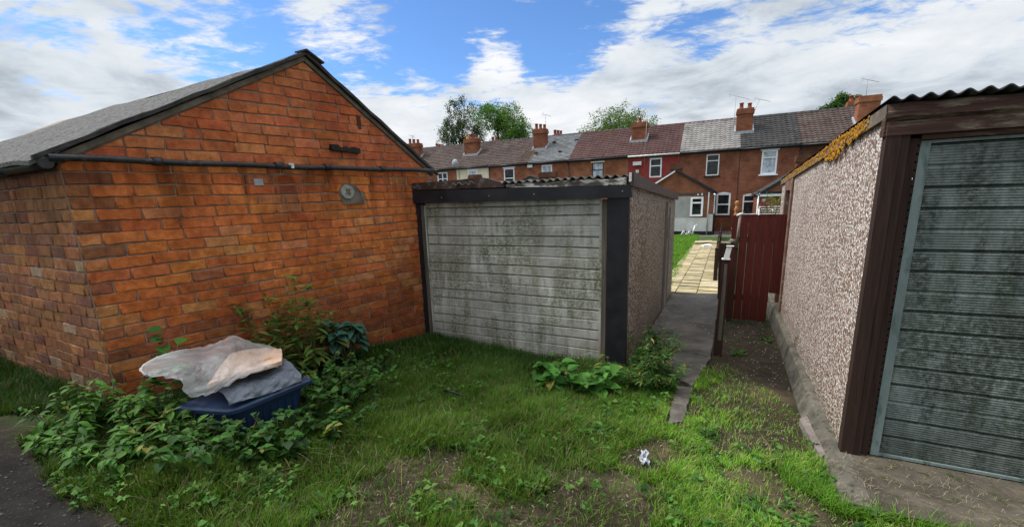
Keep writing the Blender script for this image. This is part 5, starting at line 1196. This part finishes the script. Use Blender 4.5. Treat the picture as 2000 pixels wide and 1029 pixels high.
# grass in the garden beyond
parts.append(blades('garden grass', 240000, (2., 14), (7.8, 27), lambda x, y: inpoly(x, y, gardenpoly)*1., lambda x, y: .10+.05*fbm(x, y, 1.)+.0*x, lambda x, y, R_: np.array([.13, .28, .03])*(.6+.8*R_.uniform(0, 1, (len(x), 1))), .006, 3))
off = 0; Vs, Fs, Cs = [], [], []
for V, Fc_, c in parts: Vs.append(V); Fs.append(Fc_+off); Cs.append(c); off += len(V)
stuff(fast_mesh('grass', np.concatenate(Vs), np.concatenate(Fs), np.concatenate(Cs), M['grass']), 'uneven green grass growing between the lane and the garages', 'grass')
def cover(seed, n):
    R_ = np.random.default_rng(seed); x = R_.uniform(-3.4, 2.2, n); y = R_.uniform(1.55, 4.8, n)
    k = (R_.uniform(0, 1, n) < np.clip((fbm(x+8, y+3, 1.9)-.05)*1.6, .04, 1)*np.clip(notin(x, y)*1.3, 0, 1)*.55); x, y = x[k], y[k]; m = len(x)
    h = R_.uniform(.025, .075, m); sz = R_.uniform(.010, .026, m); c = np.array([[.05, .14, .022], [.08, .19, .03], [.035, .10, .02], [.11, .20, .04]])[R_.integers(0, 4, m)]*R_.uniform(.6, 1.3, (m, 1)); Vs, Fs, Cs = [], [], []
    for j in range(4):
        a = R_.uniform(0, 2*PI, m); t = R_.uniform(-.5, .5, m); cx_, cy2 = x+np.cos(a)*sz*.9, y+np.sin(a)*sz*.9; dx, dy = np.cos(a)*sz, np.sin(a)*sz; ex, ey = -np.sin(a)*sz*.55, np.cos(a)*sz*.55; z = gzv(x, y)+h*R_.uniform(.6, 1.1, m)
        V = np.stack([np.stack([cx_-dx, cy2-dy, z], 1), np.stack([cx_+ex, cy2+ey, z+sz*(.25+t)], 1), np.stack([cx_+dx, cy2+dy, z-sz*.2], 1), np.stack([cx_-ex, cy2-ey, z+sz*(.25-t)], 1)], 1).reshape(-1, 3); Vs.append(V); Fs.append((np.arange(m)*4)[:, None]+np.arange(4)[None]+j*m*4); Cs.append(c)
    return np.concatenate(Vs), np.concatenate(Fs), np.concatenate(Cs)
stuff(fast_mesh('ground_cover', *cover(21, 26000), M['leaf']), 'small clover and weed leaves scattered through the grass', 'ground cover')
# dry straw and litter flakes
def straw(seed, n, fn, ln=(.02, .09), cols=((.34, .27, .15), (.24, .18, .10), (.42, .36, .24)), lift=.004, wd=.0016):
    R_ = np.random.default_rng(seed); P = fn(R_, n); n = len(P); a = R_.uniform(0, PI, n); l = R_.uniform(*ln, n); dx, dy = np.cos(a)*l/2, np.sin(a)*l/2; sx, sy = -np.sin(a)*wd, np.cos(a)*wd
    x, y, z = P[:, 0], P[:, 1], P[:, 2]+lift; dz = R_.uniform(-.006, .012, n)
    V = np.stack([np.stack([x-dx-sx, y-dy-sy, z], 1), np.stack([x-dx+sx, y-dy+sy, z], 1), np.stack([x+sx*1.2, y+sy*1.2+l*.03, z+dz*.6+.004], 1), np.stack([x-sx*1.2, y-sy*1.2+l*.03, z+dz*.6+.004], 1), np.stack([x+dx+sx, y+dy+sy, z+dz], 1), np.stack([x+dx-sx, y+dy-sy, z+dz], 1)], 1).reshape(-1, 3)
    b = (np.arange(n)*6)[:, None]; Fc = np.concatenate([b+np.array([[0, 1, 2, 3]]), b+np.array([[3, 2, 4, 5]])], 0); c = np.array(cols)[R_.integers(0, len(cols), n)]; return V, Fc, np.concatenate([c, c], 0)
def slabpts(R_, n):
    u = R_.uniform(-.1, 2.4, n); v = -.60+R_.beta(1.4, 1.6, n)*.58; w = R_.uniform(0, 1, n) < .35+.65*np.clip(fbm(u*2, v*2, 3.)+.4, 0, 1); u, v = u[w], v[w]
    P = FR.o+np.outer(u, FR.U)+np.outer(v, FR.V); P[:, 2] = .006+R_.uniform(0, .012, len(u)); return P
def gpts(R_, n):
    x = R_.uniform(-2.2, 2.3, n); y = R_.uniform(1.5, 3.9, n); m = R_.uniform(0, 1, n) < (1-grassmask(x, y))*.9+.05; m &= ~onR(x, y) & (lane_s(x, y) < 0); x, y = x[m], y[m]; return np.stack([x, y, gzv(x, y)+.004], 1)
def spts(R_, n):
    u = R_.uniform(-2.3, -.05, n); v = R_.uniform(.2, 4.4, n); w = R_.uniform(0, 1, n) < np.clip(np.abs(u+.55)*1.4, .08, 1); u, v = u[w], v[w]; P = FG.o+np.outer(u, L)+np.outer(v, D); P[:, 2] = gzv(P[:, 0], P[:, 1])+.04*(u > -1.)*(v > .9)+.004; P = P[~onR(P[:, 0], P[:, 1])]; return P
pr = [straw(5, 2300, slabpts, (.008, .05), ((.24, .19, .11), (.16, .12, .07), (.32, .27, .17)), wd=.0008), straw(6, 5200, gpts, (.006, .045), ((.20, .155, .09), (.13, .10, .06), (.27, .22, .14)), wd=.0011), straw(7, 2600, spts, (.006, .03), ((.20, .16, .11), (.36, .33, .28), (.10, .07, .05), (.05, .035, .025)), wd=.003), straw(8, 3000, gpts, (.006, .02), ((.10, .07, .045), (.26, .22, .17), (.05, .04, .03)), wd=.003)]
off = 0; Vs, Fs, Cs = [], [], []
for V, Fc_, c in pr: Vs.append(V); Fs.append(Fc_+off); Cs.append(c); off += len(V)
M['straw'] = leafmat('dry_straw', .1)
stuff(fast_mesh('straw', np.concatenate(Vs), np.concatenate(Fs), np.concatenate(Cs), M['straw']), 'dry straw and leaf litter scattered on slab, soil and path', 'straw')
# gravel on the lane
mb = MB(); rg = random.Random(3); cnt = 0
while cnt < 900:
    x, y = rg.uniform(-5, -1.5), rg.uniform(1.5, 4.2)
    if lane_s(np.array(x), np.array(y)) < .02: continue
    s = rg.choice([.002, .003, .004, .007]); z = gz(x, y); cnt += 1; g = rg.uniform(.03, .11)
    a = [mb.vert(x+s*math.cos(k*1.05+rg.random()*.5)*1.3, y+s*math.sin(k*1.05+rg.random()*.5), z+.004+near.flat[0]*0) for k in range(6)]; t = mb.vert(x, y, z+.004+s*.8)
    for k in range(6): mb.face((a[k], a[(k+1) % 6], t), (g, g*.96, g*.93))
stuff(mb.build('gravel', leafmat('gravel_stone', 0.), fix=False), 'small loose stones on the dark lane surface', 'gravel')
# ================================================================== litter
w0 = gp(1258, 905); FL = Fr((w0[0], w0[1]), np.array([1., 0, 0]), np.array([0, 1., 0]))
def wrapmat():
    t = NT('foil_wrapper', .3, .6); uv = t.uv(); n = t.noise(t.obj(), 22, 3, .5, .5)
    col = t.ramp(n, [(.38, (.34, .35, .37)), (.5, (.22, .25, .30)), (.54, (.08, .14, .26)), (.62, (.40, .42, .45)), (.7, (.32, .24, .12))], 'CONSTANT'); return t.out(col, t.bump(t.noise(t.obj(), 60, 3), .5, .004))
mb = MB()
mb.grid(lambda a, b: (w0[0]+(a-.5)*.052+.010*math.sin(b*9)+.02*(b-.5), w0[1]+(b-.5)*.085+.01*math.sin(a*12), w0[2]+.020+.016*math.sin(a*PI)*(1+.5*math.sin(b*11))+.009*math.sin(a*19+b*13)+.045*b), 16, 18)
tag(mb.build('crisp_packet', wrapmat(), loc=tuple(w0), fix=False), 'crumpled silver and blue wrapper lying on bare soil at the grass edge', 'wrapper')
q = gp(1378, 483); mb = MB(); mb.prism([(q[0]-.18, q[1]-.2, q[2]+.05), (q[0]+.2, q[1]-.25, q[2]+.05), (q[0]+.25, q[1]+.2, q[2]+.05), (q[0]-.12, q[1]+.22, q[2]+.05)], [(q[0]-.15, q[1]-.2, q[2]+.11), (q[0]+.2, q[1]-.2, q[2]+.08), (q[0]+.25, q[1]+.2, q[2]+.14), (q[0]-.12, q[1]+.2, q[2]+.09)])
tag(mb.build('newspaper', mottled('newsprint', (.35, .37, .4), (.6, .62, .65), 30, .8, .2, .003), loc=tuple(q)), 'folded newspaper lying on the yellow garden slabs', 'newspaper')
q = gp(1340, 455); b = FT.px(1340, 452, -3.5)
mb = MB(); p = FT.p(b[0], -3.5, -.80); 
for k in range(5): mb.tube([p+np.array([.12*k-.3, 0, .02]), p+np.array([.12*k-.15, .05, .25+.12*math.sin(k*2)]), p+np.array([.12*k, .02, .06])], .035, 6)
mb.tube([p+np.array([.35, 0, 0]), p+np.array([.5, 0, .55]), p+np.array([.62, 0, .62])], .03, 6)
tag(mb.build('garden_tools', M['upvc'], loc=tuple(p)), 'tangle of white and blue garden bits against the plinth of the near extension', 'tools')
mb = MB(); c = gp(905, 772); pts = [(c[0]+.17*math.cos(t), c[1]+.10*math.sin(t), c[2]+.055+.03*math.sin(t*2)) for t in np.linspace(2.6, 6.4, 16)]
mb.tube(pts, .009, 7); tag(mb.build('hose_loop', M['black'], loc=tuple(c)), 'short curved piece of black hose lying in the grass', 'hose')
q = gp(1385, 478)
mb = MB(FG)
uq, vq = [float(z) for z in uvG(q[0], q[1])]
for (a0, a1, b0, b1, zz, tw) in ((.62, -.1, -.2, .55, .07, .4), (.0, -.95, .1, .8, .06, -.2)):
    zg = gz(q[0], q[1]); mb.prism([(uq+a0, vq+b0, zg+zz), (uq+a1, vq+b0+tw, zg+zz), (uq+a1, vq+b1+tw, zg+zz), (uq+a0, vq+b1, zg+zz)], [(uq+a0, vq+b0, zg+zz+.04), (uq+a1, vq+b0+tw, zg+zz+.04), (uq+a1, vq+b1+tw, zg+zz+.04), (uq+a0, vq+b1, zg+zz+.04)])
struct(mb.build('loose_path_slabs', M['slab'], loc=tuple(q)))
# ================================================================== sky and light
SUN_AZ, SUN_EL = math.radians(-74), math.radians(52)
world = bpy.data.worlds.new('World'); SC.world = world; world.use_nodes = True
wt = world.node_tree; wn = wt.nodes; wl = wt.links; wn.clear()
def nd(ty, **kw):
    n = wn.new(ty)
    for k, v in kw.items(): setattr(n, k, v)
    return n
out = nd('ShaderNodeOutputWorld'); sky = nd('ShaderNodeTexSky', sky_type='NISHITA'); sky.sun_disc = False; sky.sun_elevation = SUN_EL; sky.sun_rotation = SUN_AZ; sky.air_density = .9; sky.dust_density = .3; sky.ozone_density = 3.
tint = nd('ShaderNodeMix', data_type='RGBA', blend_type='MULTIPLY'); tint.inputs[0].default_value = 1; wl.new(sky.outputs[0], tint.inputs[6]); tint.inputs[7].default_value = (.74, .98, 1.24, 1)
bg1 = nd('ShaderNodeBackground'); bg1.inputs[1].default_value = .15; wl.new(tint.outputs[2], bg1.inputs[0])
tc = nd('ShaderNodeTexCoord'); gen = tc.outputs['Generated']
def wm(op, a, b=0., clamp=False):
    n = nd('ShaderNodeMath', operation=op, use_clamp=clamp)
    for i, v in enumerate((a, b)):
        if isinstance(v, bpy.types.NodeSocket): wl.new(v, n.inputs[i])
        else: n.inputs[i].default_value = v
    return n.outputs[0]
def dotd(d):
    n = nd('ShaderNodeVectorMath', operation='DOT_PRODUCT'); wl.new(gen, n.inputs[0]); n.inputs[1].default_value = tuple(float(x) for x in d); return n.outputs['Value']
def blob(px, py, rad, amt):            # soft spot around one direction of the sky
    d = ray(px, py); d = d/np.linalg.norm(d); c = math.cos(math.radians(rad))
    n = nd('ShaderNodeMapRange', interpolation_type='SMOOTHSTEP'); wl.new(dotd(d), n.inputs[0]); n.inputs[1].default_value = c; n.inputs[2].default_value = 1.; n.inputs[3].default_value = 0.; n.inputs[4].default_value = amt; return n.outputs[0]
sp_ = nd('ShaderNodeSeparateXYZ'); wl.new(gen, sp_.inputs[0])
zz = wm('ADD', wm('MAXIMUM', sp_.outputs[2], 0.), .16); cx = wm('DIVIDE', sp_.outputs[0], zz); cy_ = wm('DIVIDE', sp_.outputs[1], zz)
cb = nd('ShaderNodeCombineXYZ'); wl.new(cx, cb.inputs[0]); wl.new(cy_, cb.inputs[1]); cb.inputs[2].default_value = 1.7
def wnoise(scale, det, rough, dist=0., sc=(1, 1, 1), lac=2.):
    m = nd('ShaderNodeMapping'); wl.new(cb.outputs[0], m.inputs[0]); m.inputs[3].default_value = sc
    n = nd('ShaderNodeTexNoise'); wl.new(m.outputs[0], n.inputs['Vector']); n.inputs['Scale'].default_value = scale; n.inputs['Detail'].default_value = det; n.inputs['Roughness'].default_value = rough; n.inputs['Distortion'].default_value = dist; n.inputs['Lacunarity'].default_value = lac; return n.outputs[0]
n1 = wnoise(1.9, 11, .64, .35); n2 = wnoise(6.5, 9, .66, .5, (1, 1.8, 1)); n3 = wnoise(.9, 5, .55)
az_ = wm('ARCTAN2', sp_.outputs[0], sp_.outputs[1]); ce = nd('ShaderNodeCombineXYZ'); wl.new(wm('MULTIPLY', az_, 2.2), ce.inputs[0]); wl.new(wm('MULTIPLY', sp_.outputs[2], 16.), ce.inputs[1])
nc = nd('ShaderNodeTexNoise'); wl.new(ce.outputs[0], nc.inputs['Vector']); nc.inputs['Scale'].default_value = 2.6; nc.inputs['Detail'].default_value = 9; nc.inputs['Roughness'].default_value = .68; nc.inputs['Distortion'].default_value = .5
cov = wm('ADD', wm('MULTIPLY', wm('SUBTRACT', n1, .5), 1.5), wm('MULTIPLY', wm('SUBTRACT', n2, .5), 1.0)); cov = wm('ADD', cov, wm('MULTIPLY', wm('SUBTRACT', nc.outputs[0], .5), .75))
neg = None
for b in ((860, 30, 13, .50), (790, 80, 11, .42), (1090, 40, 12, .46), (500, 128, 9, .46), (610, 140, 9, .40), (390, 90, 8, .40), (940, 120, 10, .36), (100, 108, 5, .36), (1310, 85, 6, .24), (1290, 165, 6, .26), (720, 175, 8, .2)):
    v_ = blob(*b); neg = v_ if neg is None else wm('MAXIMUM', neg, v_)
bias = wm('SUBTRACT', wm('ADD', cov, .89), wm('MULTIPLY', neg, 1.15))
for b in ((660, 35, 8, .34), (960, 108, 5, .34), (1230, 70, 10, .2), (480, 96, 4, .16), (200, 60, 14, .15)):
    bias = wm('ADD', bias, blob(*b))
low = nd('ShaderNodeMapRange', interpolation_type='SMOOTHSTEP'); wl.new(sp_.outputs[2], low.inputs[0]); low.inputs[1].default_value = .27; low.inputs[2].default_value = .20; low.inputs[3].default_value = 0.; low.inputs[4].default_value = .28; bias = wm('ADD', bias, low.outputs[0])
mask = nd('ShaderNodeMapRange', interpolation_type='SMOOTHSTEP'); wl.new(bias, mask.inputs[0]); mask.inputs[1].default_value = .52; mask.inputs[2].default_value = .92
# cloud brightness: white edges, grey bellies, darker to the right
shade_ = wm('ADD', wm('MULTIPLY', n3, .9), wm('MULTIPLY', wnoise(2.6, 7, .6, .4), .7))
for b in ((1650, 120, 30, .08), (60, 180, 14, .14), (200, 130, 12, .08), (560, 20, 12, .06), (1000, 280, 18, -.18), (640, 60, 7, -.12), (960, 95, 6, -.2), (400, 210, 14, -.14), (1300, 50, 10, -.10), (30, 60, 10, -.10), (1480, 230, 14, .05), (700, 220, 10, -.1)): shade_ = wm('ADD', shade_, blob(*b))
rp_ = nd('ShaderNodeValToRGB'); wl.new(shade_, rp_.inputs[0]); e = rp_.color_ramp.elements
e[0].position = .56; e[0].color = (.97, .98, 1.0, 1); e[1].position = 1.08; e[1].color = (.46, .52, .58, 1); el = e.new(.84); el.color = (.72, .78, .84, 1)
bg2 = nd('ShaderNodeBackground'); bg2.inputs[1].default_value = 1.0; wl.new(rp_.outputs[0], bg2.inputs[0])
sd = np.array([math.sin(SUN_AZ)*math.cos(SUN_EL), math.cos(SUN_AZ)*math.cos(SUN_EL), math.sin(SUN_EL)])
gl_ = nd('ShaderNodeMapRange', interpolation_type='SMOOTHSTEP'); wl.new(dotd(sd), gl_.inputs[0]); gl_.inputs[1].default_value = .86; gl_.inputs[2].default_value = 1.; gl_.inputs[3].default_value = .0; gl_.inputs[4].default_value = 5.0
up_ = nd('ShaderNodeMapRange', interpolation_type='SMOOTHSTEP'); wl.new(sp_.outputs[2], up_.inputs[0]); up_.inputs[1].default_value = .62; up_.inputs[2].default_value = .95; up_.inputs[3].default_value = 1.0; up_.inputs[4].default_value = 2.9
wl.new(wm('ADD', up_.outputs[0], gl_.outputs[0]), bg2.inputs[1])
mx = nd('ShaderNodeMixShader'); wl.new(mask.outputs[0], mx.inputs[0]); wl.new(bg1.outputs[0], mx.inputs[1]); wl.new(bg2.outputs[0], mx.inputs[2]); wl.new(mx.outputs[0], out.inputs[0])
sl_ = bpy.data.lights.new('sun', 'SUN'); sl_.energy = 3.0; sl_.angle = math.radians(6); sl_.color = (1., .94, .86)
so = bpy.data.objects.new('sun', sl_); COL.objects.link(so); so.rotation_euler = Vector(tuple(sd)).to_track_quat('Z', 'Y').to_euler(); so.location = (0, 0, 20)
SC.view_settings.view_transform = 'Standard'; SC.view_settings.look = 'None'; SC.view_settings.exposure = 0
for o in list(SC.objects):
    if '_o' in o: del o['_o']
